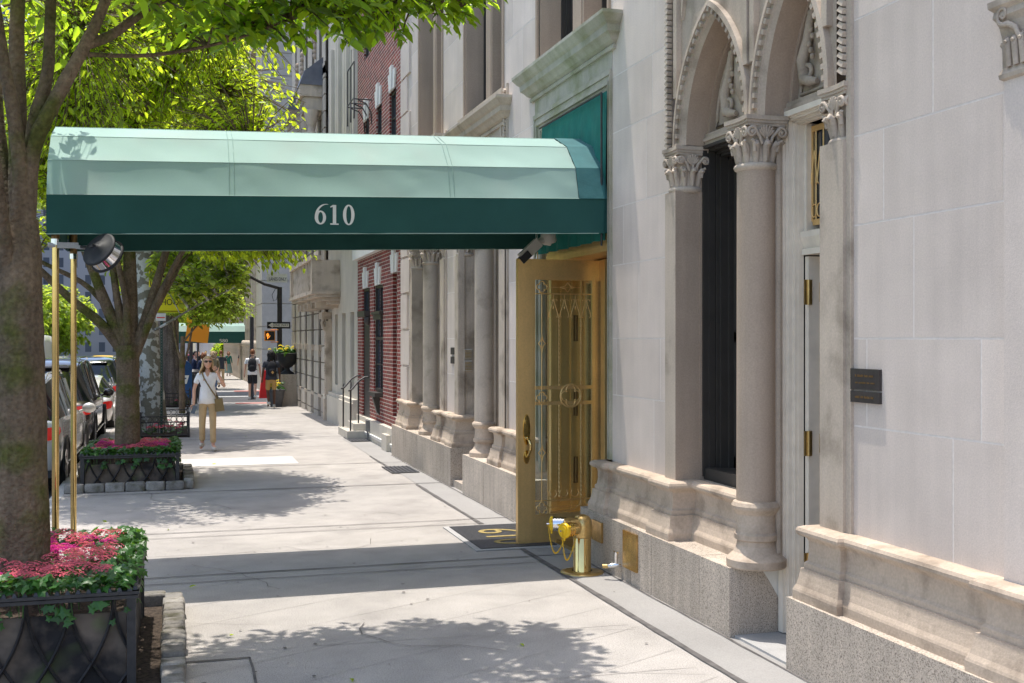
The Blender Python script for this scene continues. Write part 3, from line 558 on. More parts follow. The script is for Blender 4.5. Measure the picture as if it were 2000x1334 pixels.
def leafdoor(origin,ang,W=.95,simple=False,name='bronze_door',lab=None):
    T=Matrix.Translation(origin)@Matrix.Rotation(ang,4,'Z'); X1=Vector((1,0,0)); F=-.028
    d=MB(); d.box(0,.165,-.025,.025,.02,2.84); d.box(W-.12,W,-.025,.025,.02,2.84); d.box(.165,W-.12,-.0245,.0245,2.655,2.84); d.box(.165,W-.12,-.0245,.0245,.02,.275)
    d.box(-.004,.0,-.028,.028,.0,2.84); d.box(0,W,-.03,-.025,.0,.02)
    for (a,b,c,e) in ((.165,.185,.275,2.655),(W-.14,W-.12,.275,2.655)): d.box(a,b,-.018,.018,c,e)
    d.box(.185,W-.14,-.018,.018,2.635,2.655); d.box(.185,W-.14,-.018,.018,.275,.295); D=d.xf(T).build(name,'bronze',B)
    if lab: D['label']=lab
    MB().box(.18,W-.13,-.003,.003,.28,2.65).xf(T).build('glass','clear',D)
    g=MB()
    for z in (2.49,.425): g.box(.185,W-.14,F,F+.012,z,z+.012)
    for z in (1.54,1.385): g.box(.185,W-.14,F+.002,F+.008,z,z+.036)
    for x in (.315,W-.27): g.box(x,x+.012,F,F+.012,.295,2.635)
    for z in (2.56,.36): g.box(.30,W-.26,F,F+.01,z,z+.006)
    g.tube([(.25,F,.43),(.25,F,2.49)],.006,6)
    for z,s_ in ((2.0,.035),(.91,.035)): g.tube([(.25,F-.005,z-.09),(.238,F-.005,z-.03),(.212,F-.005,z),(.238,F-.005,z+.03),(.25,F-.005,z+.09),(.262,F-.005,z+.03),(.288,F-.005,z),(.262,F-.005,z-.03),(.25,F-.005,z-.09)],.006,6)
    g.tube([(.45,F-.005,2.563),(.50,F-.005,2.575),(.53,F-.005,2.61),(.56,F-.005,2.575),(.61,F-.005,2.563),(.56,F-.005,2.55),(.53,F-.005,2.515),(.50,F-.005,2.55),(.45,F-.005,2.563)],.006,6)
    def quatre(cx,cz,r,tr=.007):
        for k in range(4):
            a=PI/2*k; ring(g,(cx+r*.55*math.cos(a),F-.004,cz+r*.55*math.sin(a)),r*.5,X1,tr,a-PI*.62,a+PI*.62,12)
    for z in (2.563,1.46,.36): quatre(.25,z,.055)
    quatre(.565,1.475,.10,.008); ring(g,(.565,F-.004,1.475),.115,X1,.009)
    for x in (.435,.675):
        twisted(g,(x,F-.004,.46),(x,F-.004,1.385),.014); twisted(g,(x,F-.004,1.576),(x,F-.004,2.30),.014)
    for x in (.375,.495,.615,.735):
        for sg in (-1,1):
            g.tube([(x,F-.005,2.49),(x,F-.005,2.44),(x+sg*.012,F-.005,2.40),(x+sg*.04,F-.005,2.32),(x+sg*.05,F-.005,2.27),(x+sg*.038,F-.005,2.258),(x+sg*.032,F-.005,2.27)],.0045,6)
            ring(g,(x+sg*.024,F-.005,2.425),.018,X1,.0045,0 if sg>0 else PI,(PI*1.3 if sg>0 else -PI*.3),10)
        g.ell((x,F-.006,2.36),(.007,.007,.02),8,5)
    for x in (.37,.49,.61): ring(g,(x,F-.005,.50),.042,X1,.006,PI*.75,PI*2.25,14)
    g.tube([(.34,F-.003,.315),(.50,F-.003,.318),(.60,F-.003,.33),(.66,F-.003,.37),(.68,F-.003,.42)],.006,6)
    g.xf(T).build('grille','bronze',D)
    if simple: return D
    h=MB()      # handle set
    def plate(cx,cz,rx,rz,t=.006):
        n=28; v=[(cx+rx*math.cos(2*PI*i/n),-.025,cz+rz*math.sin(2*PI*i/n)) for i in range(n)]; v2=[(cx+rx*.86*math.cos(2*PI*i/n),-.025-t,cz+rz*.94*math.sin(2*PI*i/n)) for i in range(n)]
        h.add(v+v2,[(i,(i+1)%n,n+(i+1)%n,n+i) for i in range(n)]+[list(range(n,2*n))],False)
    plate(.088,1.145,.040,.155,.012); plate(.088,.875,.034,.07,.010)
    h.tube([(.088,-.03,1.055),(.090,-.06,1.06),(.096,-.085,1.04),(.105,-.095,1.0),(.105,-.09,.95),(.096,-.07,.905),(.09,-.045,.88),(.088,-.03,.87)],[.010,.012,.013,.015,.015,.013,.011,.010],10)
    h.tube([(.06,-.035,1.075),(.07,-.06,1.065),(.088,-.065,1.07),(.11,-.05,1.08)],[.006,.010,.010,.006],8)
    h.tube([(.088,-.025,1.225),(.088,-.043,1.225)],.022,16)
    h.xf(T).build('handle','brass',D)
    k=MB(); k.lathe([(.0,-.02),(.018,-.02),(.022,-.012),(.028,-.008),(.030,0)],(0,0,0),20,axis=Matrix.Rotation(-PI/2,4,'X')@Matrix.Scale(-1,4,(0,0,1))); k.xf(T@Matrix.Translation((.088,-.028,1.80))); k.build('lock','brassold',D)
    return D
leafdoor((3.235,10.68,0),R(4.5),lab='open bronze door leaf with grille, glass and brass handle'); leafdoor((4.12,10.5,0),R(84),simple=True)
# wall fittings on the building (lift-off things)
def plaque(x,y0,y1,z0,z1,label,m='iron',rows=0,name='wall_plaque',cat='plaque',group_=None):
    t=thing(name,label,cat,(x,(y0+y1)/2,z0),group=group_)
    MB().box(x-.02,x,y0,y1,z0,z1).build('plate',m,t)
    if rows:
        l=MB()
        for r in range(rows):
            zz=z1-(r+1)*(z1-z0)/(rows+1); y=y1-.05; h=.014 if r==0 else .010
            while y>y0+.05:
                wd=random.choice((.006,.009,.012)); l.box(x-.0225,x-.02,y-wd,y,zz-h/2,zz+h/2*random.uniform(.5,1)); y-=wd+random.choice((.003,.004,.012))
        l.build('raised_lettering','bronzed' if m=='dkplq' else 'plastic',t)
    return t
M['dkplq']=mat('dark bronze plaque',(.075,.066,.062),.5,.4,noise=((30,.15),))
plaque(XW,5.475,5.755,1.755,1.875,'upper, taller one of two dark metal plaques right of the cream door','dkplq',2)
plaque(XW,5.475,5.755,1.68,1.745,'lower, narrower one of two dark metal plaques right of the cream door','dkplq',1)
plaque(3.62,9.33,9.57,.235,.415,'small square brass plate on the granite plinth behind the standpipe','plate',0,'brass_plate')
plaque(3.62,8.54,8.83,.13,.44,'tall polished brass plate on the granite plinth beside the chrome tap','plate',0,'brass_plate')
t=thing('intercom_panel','brass intercom panel with two button grids on the grey pilaster','intercom',(3.85,15.24,1.6)); q=MB()
MB().box(3.84,3.955,15.24,15.27,1.76,1.90).build('button_plate','camw',t); MB().box(3.84,3.955,15.24,15.27,1.60,1.745).build('button_plate','camw',t)
for r in range(6):
    for c_ in range(6): q.box(3.85+c_*.017,3.862+c_*.017,15.235,15.24,1.772+r*.02,1.784+r*.02); q.box(3.85+c_*.017,3.862+c_*.017,15.235,15.24,1.612+r*.02,1.624+r*.02)
q.build('buttons','brassold',t)
for i,z in enumerate((1.82,1.69)): plaque(XW,15.60,15.80,z,z+.10,('upper' if not i else 'lower')+' of two tiny grey plates on the wall left of the intercom panel','dkplq',0)
# standpipe
t=thing('standpipe','polished brass twin standpipe with yellow caps and chains on the pavement','standpipe',(3.40,9.27,0))
MB().lathe([(.19,0),(.19,.012),(.15,.02),(.09,.022)],(3.40,9.27,0),28).build('floor_flange','brassold',t)
MB().lathe([(.080,.015),(.078,.02),(.078,.315),(.074,.32)],(3.40,9.27,0),32).build('pipe','brass',t)
e=MB(); e.lathe([(.088,.315),(.090,.33),(.090,.42),(.084,.46),(.06,.495),(.03,.508),(0,.51)],(3.40,9.27,0),32)
for ang in (R(168),R(192)):
    d=Vector((math.cos(ang),math.sin(ang),-.02)); c0=Vector((3.40,9.27,.415)); e.tube([c0+d*.0,c0+d*.10,c0+d*.16],[.075,.074,.066],20)
e.build('elbow','brassold',t)
for ang in (R(163),R(205)):
    d=Vector((math.cos(ang),math.sin(ang),0)).normalized(); c0=Vector((3.40,9.27,.41))+(Vector((-.02,.055,.01)) if ang<PI else Vector((0,-.03,-.01)))
    o=MB()
    for k in range(6): o.tube([c0+d*(.15+.012*k),c0+d*(.158+.012*k)],.060 if k%2 else .065,22)
    o.tube([c0+d*.10,c0+d*.22],.058,22); o.build('hose_coupling','chrome' if ang<PI else 'brass',t)
    o=MB(); o.tube([c0+d*.222,c0+d*.236,c0+d*.246],[.068,.068,.060],24); o.tube([c0+d*.24,c0+d*.252],.040,20)
    for k in range(3): a=2*PI*k/3+.5; u=Vector((0,0,1)); s_=d.cross(u); o.tube([c0+d*.23+(u*math.sin(a)+s_*math.cos(a))*.06,c0+d*.23+(u*math.sin(a)+s_*math.cos(a))*.085],.009,6)
    o.build('cap','yellow',t)
    o=MB(); o.tube([c0+d*.25,c0+d*.275],.008,8); o.build('cap_pin','chrome',t)
    ch=MB(); a0=c0+d*.26; a1=c0+d*.12+Vector((.02,0,-.07)); n=26
    for k in range(n):
        s_=k/(n-1); p=a0.lerp(a1,s_)+Vector((-.02*math.sin(PI*s_),0,-.20*math.sin(PI*s_)-.02)); pn=a0.lerp(a1,s_+.03)+Vector((-.02*math.sin(PI*(s_+.03)),0,-.20*math.sin(PI*(s_+.03))-.02)); tdir=(pn-p).normalized(); sd=tdir.cross(Vector((1,0,0) if k%2 else (0,1,0))).normalized()
        ch.tube([p+(tdir*math.cos(b)*.011+sd*math.sin(b)*.006) for b in [2*PI*j/8 for j in range(9)]],.0024,5,caps=False)
    ch.build('chain','yline',t)
t=thing('wall_tap','small chrome hose tap on the plinth near the standpipe','tap',(3.58,8.92,0)); q=MB()
q.tube([(3.62,8.90,.13),(3.55,8.90,.13),(3.50,8.93,.12)],[.020,.020,.016],10); q.tube([(3.57,8.90,.13),(3.57,8.90,.21),(3.575,8.90,.24)],[.016,.02,.022],10); q.tube([(3.57,8.86,.24),(3.57,8.94,.24)],.010,8); q.build('tap_body','chrome',t)
MB().tube([(3.51,8.925,.12),(3.47,8.95,.115)],.018,10).build('spout','brassold',t)
t=thing('door_mat','steel mesh floor mat with yellow number in front of the bronze door','mat',(3.2,11.2,0))
MB().box(2.76,3.62,10.47,11.9,.004,.012).build('frame','kerb',t)
q=MB(); q.box(2.82,3.60,10.53,11.84,.013,.015); q.build('mesh_backing','iron',t)
q=MB()
for i in range(66): q.box(2.82,3.60,10.54+i*.02,10.545+i*.02,.016,.020)
for i in range(38): q.box(2.83+i*.02,2.835+i*.02,10.53,11.84,.0165,.0205)
q.build('mesh','grate',t)
q=text_mb('610',.62,Matrix.Translation((3.22,11.1,.024))@Matrix.Rotation(-PI/2,4,'Z'),.0015); q.build('number','yelold',t)
for lab,x0,x1,y0,y1 in (('round-ended pavement grate set in the border far past the entrance',3.12,3.55,16.85,17.75),('rectangular pavement grate at the foot of the brick house steps',3.30,3.74,22.2,23.3)):
    t=thing('floor_grate',lab,'grate',(x0,y0,0)); MB().box(x0,x1,y0,y1,.008,.012).build('pit','black',t); q=MB()
    n=int((y1-y0)/.05)
    for i in range(n): q.box(x0,x1,y0+i*.05,y0+i*.05+.018,.013,.018)
    for i in range(7): q.box(x0+i*(x1-x0)/6.6,x0+i*(x1-x0)/6.6+.016,y0,y1,.0185,.022)
    q.build('bars','grate',t)
# cctv camera
t=thing('security_camera','beige security camera on a round arm above the open bronze door','camera',(3.6,11.1,2.95))
MB().lathe([(0,0),(.055,0),(.075,.02),(.08,.08),(.06,.14),(0,.15)],(3.60,10.75,3.0),16,axis=Matrix.Rotation(-.25,4,'Y')).build('mount','camw',t)
MB().tube([(3.60,10.75,3.03),(3.50,10.74,3.03),(3.46,10.73,3.0)],[.05,.035,.03],10).build('arm','camw',t)
q=MB(); q.rbox((3.38,10.72,2.93),(.24,.09,.10),(0,-.75,0)); cb=q.build('camera_body','camw',t)
MB().rbox((3.315,10.70,2.855),(.12,.10,.07),(0,-.75,0)).build('lens_hood','black',cb)
MB().tube([(3.505,10.9,2.86),(3.505,10.9,3.3)],.016,10).build('conduit','chrome',t)
# ================================================================ ENTRANCE CANOPY
def cz(x): return .0277*(x-1.02)
CA=thing('entrance_canopy','long green cloth entrance canopy with number 610 on brass poles','canopy',(1.4,10.5,0))
ya,yb,yc_=9.62,11.48,10.55; hwid=.93
ang=[0,25,50,75,105,130,155,180]
prof=[(yc_-hwid*math.cos(R(a)),3.25+.68*math.sin(R(a))) for a in ang]
XS=[-.99+i*(3.69+.99)/24 for i in range(25)]
tp=MB(); random.seed(3)
ph=[random.uniform(0,6) for _ in range(40)]
def sag(x,y,s,j):     # cloth sag between the ribs plus small wrinkles
    bay=(x+.99)/4.45*3; b=bay-math.floor(bay); a=.010*math.sin(PI*b)*math.sin(PI*s)
    wr=.0028*math.sin(x*7.3+ph[j]+s*2)+.0020*math.sin(x*19+s*5+ph[j+8])*math.sin(x*2.1+ph[j+16])+.004*math.exp(-((b if b<.5 else 1-b)/.05)**2)*math.sin(s*16+ph[j+9])
    return -a+wr*math.sin(PI*s)
NXp=110
for j in range(len(prof)-1):
    (y0,z0),(y1,z1)=prof[j],prof[j+1]; nrm=Vector((0,-(z1-z0),(y1-y0))).normalized(); vs=[]
    for i in range(NXp+1):
        x=-.99+(XS[23]+.99)*i/NXp
        for k in range(7):
            s_=k/6; d=sag(x,0,s_,j); vs.append((x,y0+(y1-y0)*s_+nrm.y*d,z0+(z1-z0)*s_+cz(x)+nrm.z*d))
    tp.add(vs,[(i*7+k,(i+1)*7+k,(i+1)*7+k+1,i*7+k+1) for i in range(NXp) for k in range(6)],True,var=.45+.10*(j in (1,5))+.65*(j in(0,6))+.1*(j in (2,3,4)))  # lower panels made paler: sunlight painted into the cloth tone
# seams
cov=tp.build('faded_sunlit_roof_cloth','fabtop',CA,recalc=False)
se=MB()
for x in (.42,.46,2.30,2.34):
    se.tube([(x,y,z+cz(x)+.002) for y,z in prof],.0035,4)
for j,(y,z) in enumerate(prof):
    if j in (0,1,2,3): se.tube([(-.99,y-.001,z+cz(-.99)),(3.5,y-.001,z+cz(3.5))],.003,4)
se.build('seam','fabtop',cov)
en=MB()
for x0,x1,sc_ in ((XS[23]-.0,3.775,1.012),):
    P_=[(yc_+(y-yc_)*sc_,3.25+(z-3.25)*sc_) for y,z in prof]
    for (y0,z0),(y1,z1) in zip(P_,P_[1:]): en.add([(x0,y0,z0+cz(x0)),(x1,y0,z0+cz(x1)),(x1,y1,z1+cz(x1)),(x0,y1,z1+cz(x0))],[(0,1,2,3)])
M['fabshade']=mat('green awning cloth with painted shade',(.045,.15,.155),.7,noise=((6,.12),),bump=(7,.4,.02))  # the building's shadow on the roof cloth, painted as a darker colour
en.build('painted_shade_band','fabshade',CA,recalc=False)
va=MB()
for y in (ya,yb):
    z0=2.935; t=.004
    vs=[]; n=150
    for i in range(n+1):
        x=-.99+(3.775+.99)*i/n
        for k in range(5): s_=k/4; vs.append((x,y+(1-s_)*(.006*math.sin(x*3.1)+.0035*math.sin(x*13+2)*math.sin(x*1.7)),z0+(3.25-z0)*s_+cz(x)))
    va.add(vs,[(i*5+k,(i+1)*5+k,(i+1)*5+k+1,i*5+k+1) for i in range(n) for k in range(4)],True)
va.add([(-.992,ya,2.93+cz(-1)),(-.992,yb,2.93+cz(-1)),(-.992,yb,3.25+cz(-1)),(-.992,ya,3.25+cz(-1))],[(0,1,2,3)])
va.add([(-.99,y,z+cz(-1)) for y,z in prof],[list(range(len(prof)))])
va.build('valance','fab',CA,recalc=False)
he=MB()
for y in (ya-.002,yb): he.tube([(x,y,2.935+cz(x)) for x in XS],.005,6)
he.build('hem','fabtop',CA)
# green screen filling the door head behind the canopy
sc_m=MB(); n=40; zt=4.31
vs=[];
for i in range(n+1):
    y=9.60+(11.5-9.60)*i/n
    fold=.03*math.sin(i*.9)+.015*math.sin(i*2.3)
    for k in range(9):
        s=k/8; vs.append((3.74-.03*s*0+fold*(1-s)*.8+.02*s-.10*(1-s)*(1-s)*0,y,2.95+(zt-2.95)*s))
sc_m.add(vs,[(i*9+k,(i+1)*9+k,(i+1)*9+k+1,i*9+k+1) for i in range(n) for k in range(8)],True); sc_m.build('head_screen_cloth','fabback',CA,recalc=False)
fr=MB(); fr.tube([(3.73,9.66,4.30),(3.73,11.5,4.30)],.010,6); fr.tube([(3.73,9.655,2.9),(3.73,9.655,4.3)],.010,6)
for x in (-.95,.6,2.1,3.5): fr.tube([(x,yc_+(y-yc_)*.97,3.25+(z-3.25)*.96+cz(x)-.01) for y,z in prof],.016,6)
for y in (9.66,11.44): fr.tube([(-.95,y,3.22+cz(-1)),(3.6,y,3.22+cz(3.6))],.016,6); 
fr.build('frame','iron',CA)
# numerals with serif forms
def digit_pts(ch):
    if ch=='0':
        o=[(math.cos(a)*.36,.5+math.sin(a)*.52) for a in np.linspace(0,2*PI,40,endpoint=False)]; i=[(math.cos(a)*.155,.5+math.sin(a)*.45) for a in np.linspace(0,2*PI,40,endpoint=False)]; return o,i
def ringmesh(mb,o,i,T):
    n=len(o)
    for d in (0,):
        mb.add([T(p,0) for p in o]+[T(p,0) for p in i],[(k,(k+1)%n,n+(k+1)%n,n+k) for k in range(n)])
        mb.add([T(p,0) for p in o]+[T(p,1) for p in o],[(k,(k+1)%n,n+(k+1)%n,n+k) for k in range(n)])
def numerals(txt,x0,y,z0,h,adv,wid=1.,dx=.003):
    mb=MB(); x=x0; kk_=1
    for ch in txt:
        T=lambda p,d: (x+p[0]*h*.72*wid,y+dx*d,z0+p[1]*h)
        if ch in '08':
            if ch=='0':
                o,i=digit_pts('0'); ringmesh(mb,o,i,T)
            else:
                for cy,rx,ry in ((.27,.37,.29),(.76,.31,.26)):
                    y-=.002
                    o=[(math.cos(a)*rx,cy+math.sin(a)*ry) for a in np.linspace(0,2*PI,32,endpoint=False)]; i=[(math.cos(a)*rx*.55,cy+math.sin(a)*ry*.68) for a in np.linspace(0,2*PI,32,endpoint=False)]; ringmesh(mb,o,i,T)
        elif ch=='1':
            for poly in ([(-.105,.05),(.105,.05),(.105,.98),(-.105,.98)],[(-.26,-.02),(.26,-.02),(.26,.045),(-.26,.045)],[(-.26,.84),(-.09,.88),(-.09,.98),(.0,1.03),(-.26,.90)]):
                mb.add([(q_[0],q_[1]-.0012*kk_,q_[2]) for q_ in [T(p,0) for p in poly]],[list(range(len(poly)))]); kk_+=1
        elif ch=='6':
            o=[(.02+math.cos(a)*.35,.33+math.sin(a)*.35) for a in np.linspace(0,2*PI,36,endpoint=False)]; i=[(.03+math.cos(a)*.145,.33+math.sin(a)*.275) for a in np.linspace(0,2*PI,36,endpoint=False)]; ringmesh(mb,o,i,T)
            n=18; Lo=[];Li=[]
            for k in range(n+1):
                s=k/n; a=PI+.1-(PI*.60)*s; Lo.append((.36+math.cos(a)*.69,.34+math.sin(a)*.68)); wd=.19*(1-s)**1.0+.014; Li.append((.36+math.cos(a)*(.69-wd),.34+math.sin(a)*(.68-wd)))
            mb.add([(q_[0],q_[1]-.0015,q_[2]) for q_ in [T(p,0) for p in Lo]+[T(p,0) for p in Li]],[(k,k+1,n+2+k,n+1+k) for k in range(n)])
        elif ch=='5':
            for poly in ([(-.28,.97),(.30,1.0),(.26,.84),(-.24,.84)],[(-.28,.97),(-.20,.97),(-.22,.5),(-.30,.5)]): mb.add([(q_[0],q_[1]-.0012*kk_,q_[2]) for q_ in [T(p,0) for p in poly]],[list(range(len(poly)))]); kk_+=1
            n=20; aa=np.linspace(2.3,-2.5,n); o=[(-.02+math.cos(a)*.36,.31+math.sin(a)*.34) for a in aa]; i=[(-.04+math.cos(a)*.20,.31+math.sin(a)*.25) for a in aa]
            mb.add([T(p,0) for p in o]+[T(p,0) for p in i],[(k,k+1,n+k+1,n+k) for k in range(n-1)])
        x+=adv*h*wid
    return mb
numerals('610',1.165,ya-.008,3.02,.168,.64,1.13).build('number','white',CA,recalc=False)
# poles
for i,(x,y) in enumerate(((-.935,9.74),(-.935,11.40))):
    p=MB(); p.tube([(x,y,.0),(x,y,2.83)],.027,20); P_=p.build('pole','brass',CA)
    MB().tube([(x,y,2.83),(x,y,3.2)],.033,14).build('sleeve','bronzed',P_)
    MB().tube([(x,y,2.80),(x,y,2.85)],.038,14).build('collar','chrome',P_)
    MB().lathe([(.07,0),(.07,.012),(.03,.02)],(x,y,0),20).build('foot','brassold',P_)
c=MB(); c.rbox((-.84,9.72,2.80),(.16,.035,.045)); c.rbox((-.71,9.71,2.785),(.14,.02,.03),(0,.02,0)); c.tube([(-.99,9.72,2.80),(-.93,9.72,2.80)],.02,8); c.build('clamp_bar','kerb',CA)
# round pole lamp / mirror drum
t=thing('round_mirror','round black backed mirror drum clamped to the canopy pole','mirror',(-.62,9.7,2.76))
ax=Vector((.585,.638,-.496)).normalized(); Q=ax.to_track_quat('Z','Y').to_matrix().to_4x4(); C0=Vector((-.60,9.52,2.765))
MB().lathe([(0,-.030),(.022,-.034),(.026,-.016),(.06,-.014),(.066,-.004),(.135,.002),(.150,.008),(.153,.018),(.147,.024),(0,.024)],C0,48,axis=Q).build('back_plate','plastic',t)
M['drum']=mat('reflecting drum',(.80,.80,.82),.04,1)
MB().lathe([(.112,.024),(.112,.030),(.118,.034),(.118,.040)],C0,48,axis=Q).build('inner_ring','brass',t)
MB().lathe([(.116,.040),(.137,.105)],C0,48,axis=Q).build('reflector','drum',t)
MB().lathe([(.137,.105),(.150,.108),(.152,.122),(.140,.135),(.09,.15),(0,.155)],C0,48,axis=Q).build('rim','plastic',t)
MB().tube([C0-ax*.02,C0-ax*.05,Vector((-.68,9.66,2.78)),Vector((-.74,9.70,2.79))],.012,8).build('swivel','iron',t)
# ================================================================ PLANTERS
def ivy_leaves(n,fn,size,mbs,droop=.3):
    for i in range(n):
        p,nn=fn(); nn=Vector(nn).normalized(); t=nn.orthogonal().normalized(); a=random.uniform(0,2*PI); u=(t*math.cos(a)+nn.cross(t)*math.sin(a)); v=nn.cross(u); s=size*random.uniform(.6,1.25); p=Vector(p)
        pr=[(0,-.12),(.42,-.30),(.40,.10),(.62,.28),(.28,.42),(0,1.0),(-.28,.42),(-.62,.28),(-.40,.10),(-.42,-.30)]
        vs=[p+nn*.06*s]+[p+(u*a_+v*(b_-.15))*s-nn*(.14*s*(abs(a_)+b_*b_*.6)) for a_,b_ in pr]
        mbs.add(vs,[(0,k+1,(k+1)%10+1) for k in range(10)],False,random.random())
def floret_dome(mb,c,r,n,fs):
    for i in range(n):
        a=i*2.39996; q=math.sqrt((i+.5)/n); p=Vector((c[0]+r*q*math.cos(a),c[1]+r*q*math.sin(a),c[2]+r*.55*math.sqrt(max(0,1-q*q*.95))+random.uniform(-.1,.1)*r)); nn=Vector((q*math.cos(a)*.7,q*math.sin(a)*.7,1)).normalized()
        t=nn.orthogonal().normalized(); b=nn.cross(t); a0=random.uniform(0,6); s=fs*random.uniform(.7,1.2); vr=random.random()
        vs=[p+nn*s*.35]+[p+(t*math.cos(a0+k*PI/4)+b*math.sin(a0+k*PI/4))*s*(1 if k%2==0 else .45)+nn*(s*.25 if k%2==0 else 0) for k in range(8)]
        mb.add(vs,[(0,k+1,(k+1)%8+1) for k in range(8)],False,vr)
def planter(x0,x1,y0,y1,h,labs,near=True,zb=0.):
    t=thing('tree_planter',labs[0],'planter',((x0+x1)/2,(y0+y1)/2,zb),group='street tree planters with crossed iron arcs')
    b=MB(); w_=.03; zt=h-.13
    for a in ((x0+w_,x1-w_,y0+w_,y0+w_+.02),(x0+w_,x1-w_,y1-w_-.02,y1-w_),(x0+w_,x0+w_+.02,y0+w_+.02,y1-w_-.02),(x1-w_-.02,x1-w_,y0+w_+.02,y1-w_-.02)): b.box(*a,zb,zb+zt)
    b.build('liner','box',t); MB().box(x0+.05,x1-.05,y0+.05,y1-.05,zb+zt-.12,zb+zt-.05).build('soil','soil',t)
    f=MB()
    for (x,y) in ((x0,y0),(x1,y0),(x0,y1),(x1,y1)): f.rbox((x,y,zb+h/2-.015),(.05,.05,h-.04))
    P=[(x0-.02,y0-.02),(x1+.02,y0-.02),(x1+.02,y1+.02),(x0-.02,y1+.02)]
    for (a,c_) in zip(P,P[1:]+P[:1]):
        for (dz,wd,hh) in ((0,.05,.018),(-.025,.035,.02)):
            mx,my=(a[0]+c_[0])/2,(a[1]+c_[1])/2; L=math.hypot(c_[0]-a[0],c_[1]-a[1])+wd*.9; f.rbox((mx,my,zb+h-.01+dz),(L if a[1]==c_[1] else wd,wd if a[1]==c_[1] else L,hh))
        n=int(math.hypot(c_[0]-a[0],c_[1]-a[1])/.055)
        for i in range(n):
            s=(i+.5)/n; f.rbox((a[0]+(c_[0]-a[0])*s,a[1]+(c_[1]-a[1])*s,zb+h+.008),(.030,.030,.022),taper=.4)
        # crossing arcs
        L=math.hypot(c_[0]-a[0],c_[1]-a[1]); d=Vector((c_[0]-a[0],c_[1]-a[1],0))/L; n=max(4,round(L/.225)); st=L/n; inn=Vector((-d.y,d.x,0))*.03
        for i in range(-1,n+1):
            for sg in (-1,1):
                pts=[]
                for k in range(9):
                    s=k/8; xx=(i+.5)*st+sg*st*(1.0*s**1.8) ; zz=(h-.05)*(1-s)+.02*s
                    if -.001<=xx<=L+.001: pts.append(Vector((a[0],a[1],zb+zz))+d*xx+inn*(1 if sg>0 else .75))
                if len(pts)>1: f.tube(pts,.017,4,flat=.6)
    f.build('iron_frame','iron',t)
    return t
def edging(x0,x1,y0,y1,lab,zb=0,bs=.20,front=True):
    t=thing('stone_edging',lab,'edging',((x0+x1)/2,(y0+y1)/2,zb),group='granite block edgings round the tree pits'); m=MB()
    def blk(cx,cy,lx,ly,h):
        v=random.random(); o=len(m.v); k=5; r_=random.uniform(-.05,.05)
        bm=bmesh.new(); bmesh.ops.create_cube(bm,size=1); bmesh.ops.bevel(bm,geom=bm.edges[:],offset=.16,segments=2,affect='EDGES',profile=.6)
        vs=[]
        for q in bm.verts:
            p=q.co; vs.append((cx+p.x*lx*.97+random.uniform(-.004,.004),cy+p.y*ly*.97+random.uniform(-.004,.004),zb+h/2+p.z*h+random.uniform(-.004,.004)))
        m.add(vs,[[q.index for q in f_.verts] for f_ in bm.faces],True,v); bm.free()
    n=round((y1-y0)/bs); s=(y1-y0)/n
    for i in range(n): blk(x1,y0+(i+.5)*s,.15+random.uniform(-.02,.015),s,.12+random.uniform(-.01,.015))
    nx=round((x1-x0)/(bs*1.15)); s=(x1-x0)/nx
    for yy in ((y0,y1) if front else (y1,)):
        for i in range(nx): blk(x0+(i+.5)*s-.05,yy,s,.14,.12+random.uniform(-.01,.01)); 
    m.build('blocks','cobble',t)
    MB().box(x0,x1-.07,y0+.05,y1-.05,zb+.002,zb+.035).build('soil','soil',t)
random.seed(21)
planter(-1.38,-.25,6.86,8.60,.60,['near black iron planter of crossed arcs around the closest tree trunk'])
edging(-1.40,-.02,5.6,8.95,'rounded granite block edging running beside the near black planter',front=False)
planter(-1.22,.01,16.2,17.75,.47,['second black iron planter of crossed arcs under the middle tree'])
edging(-1.38,.16,15.95,18.1,'square granite block edging around the second black planter',bs=.22)
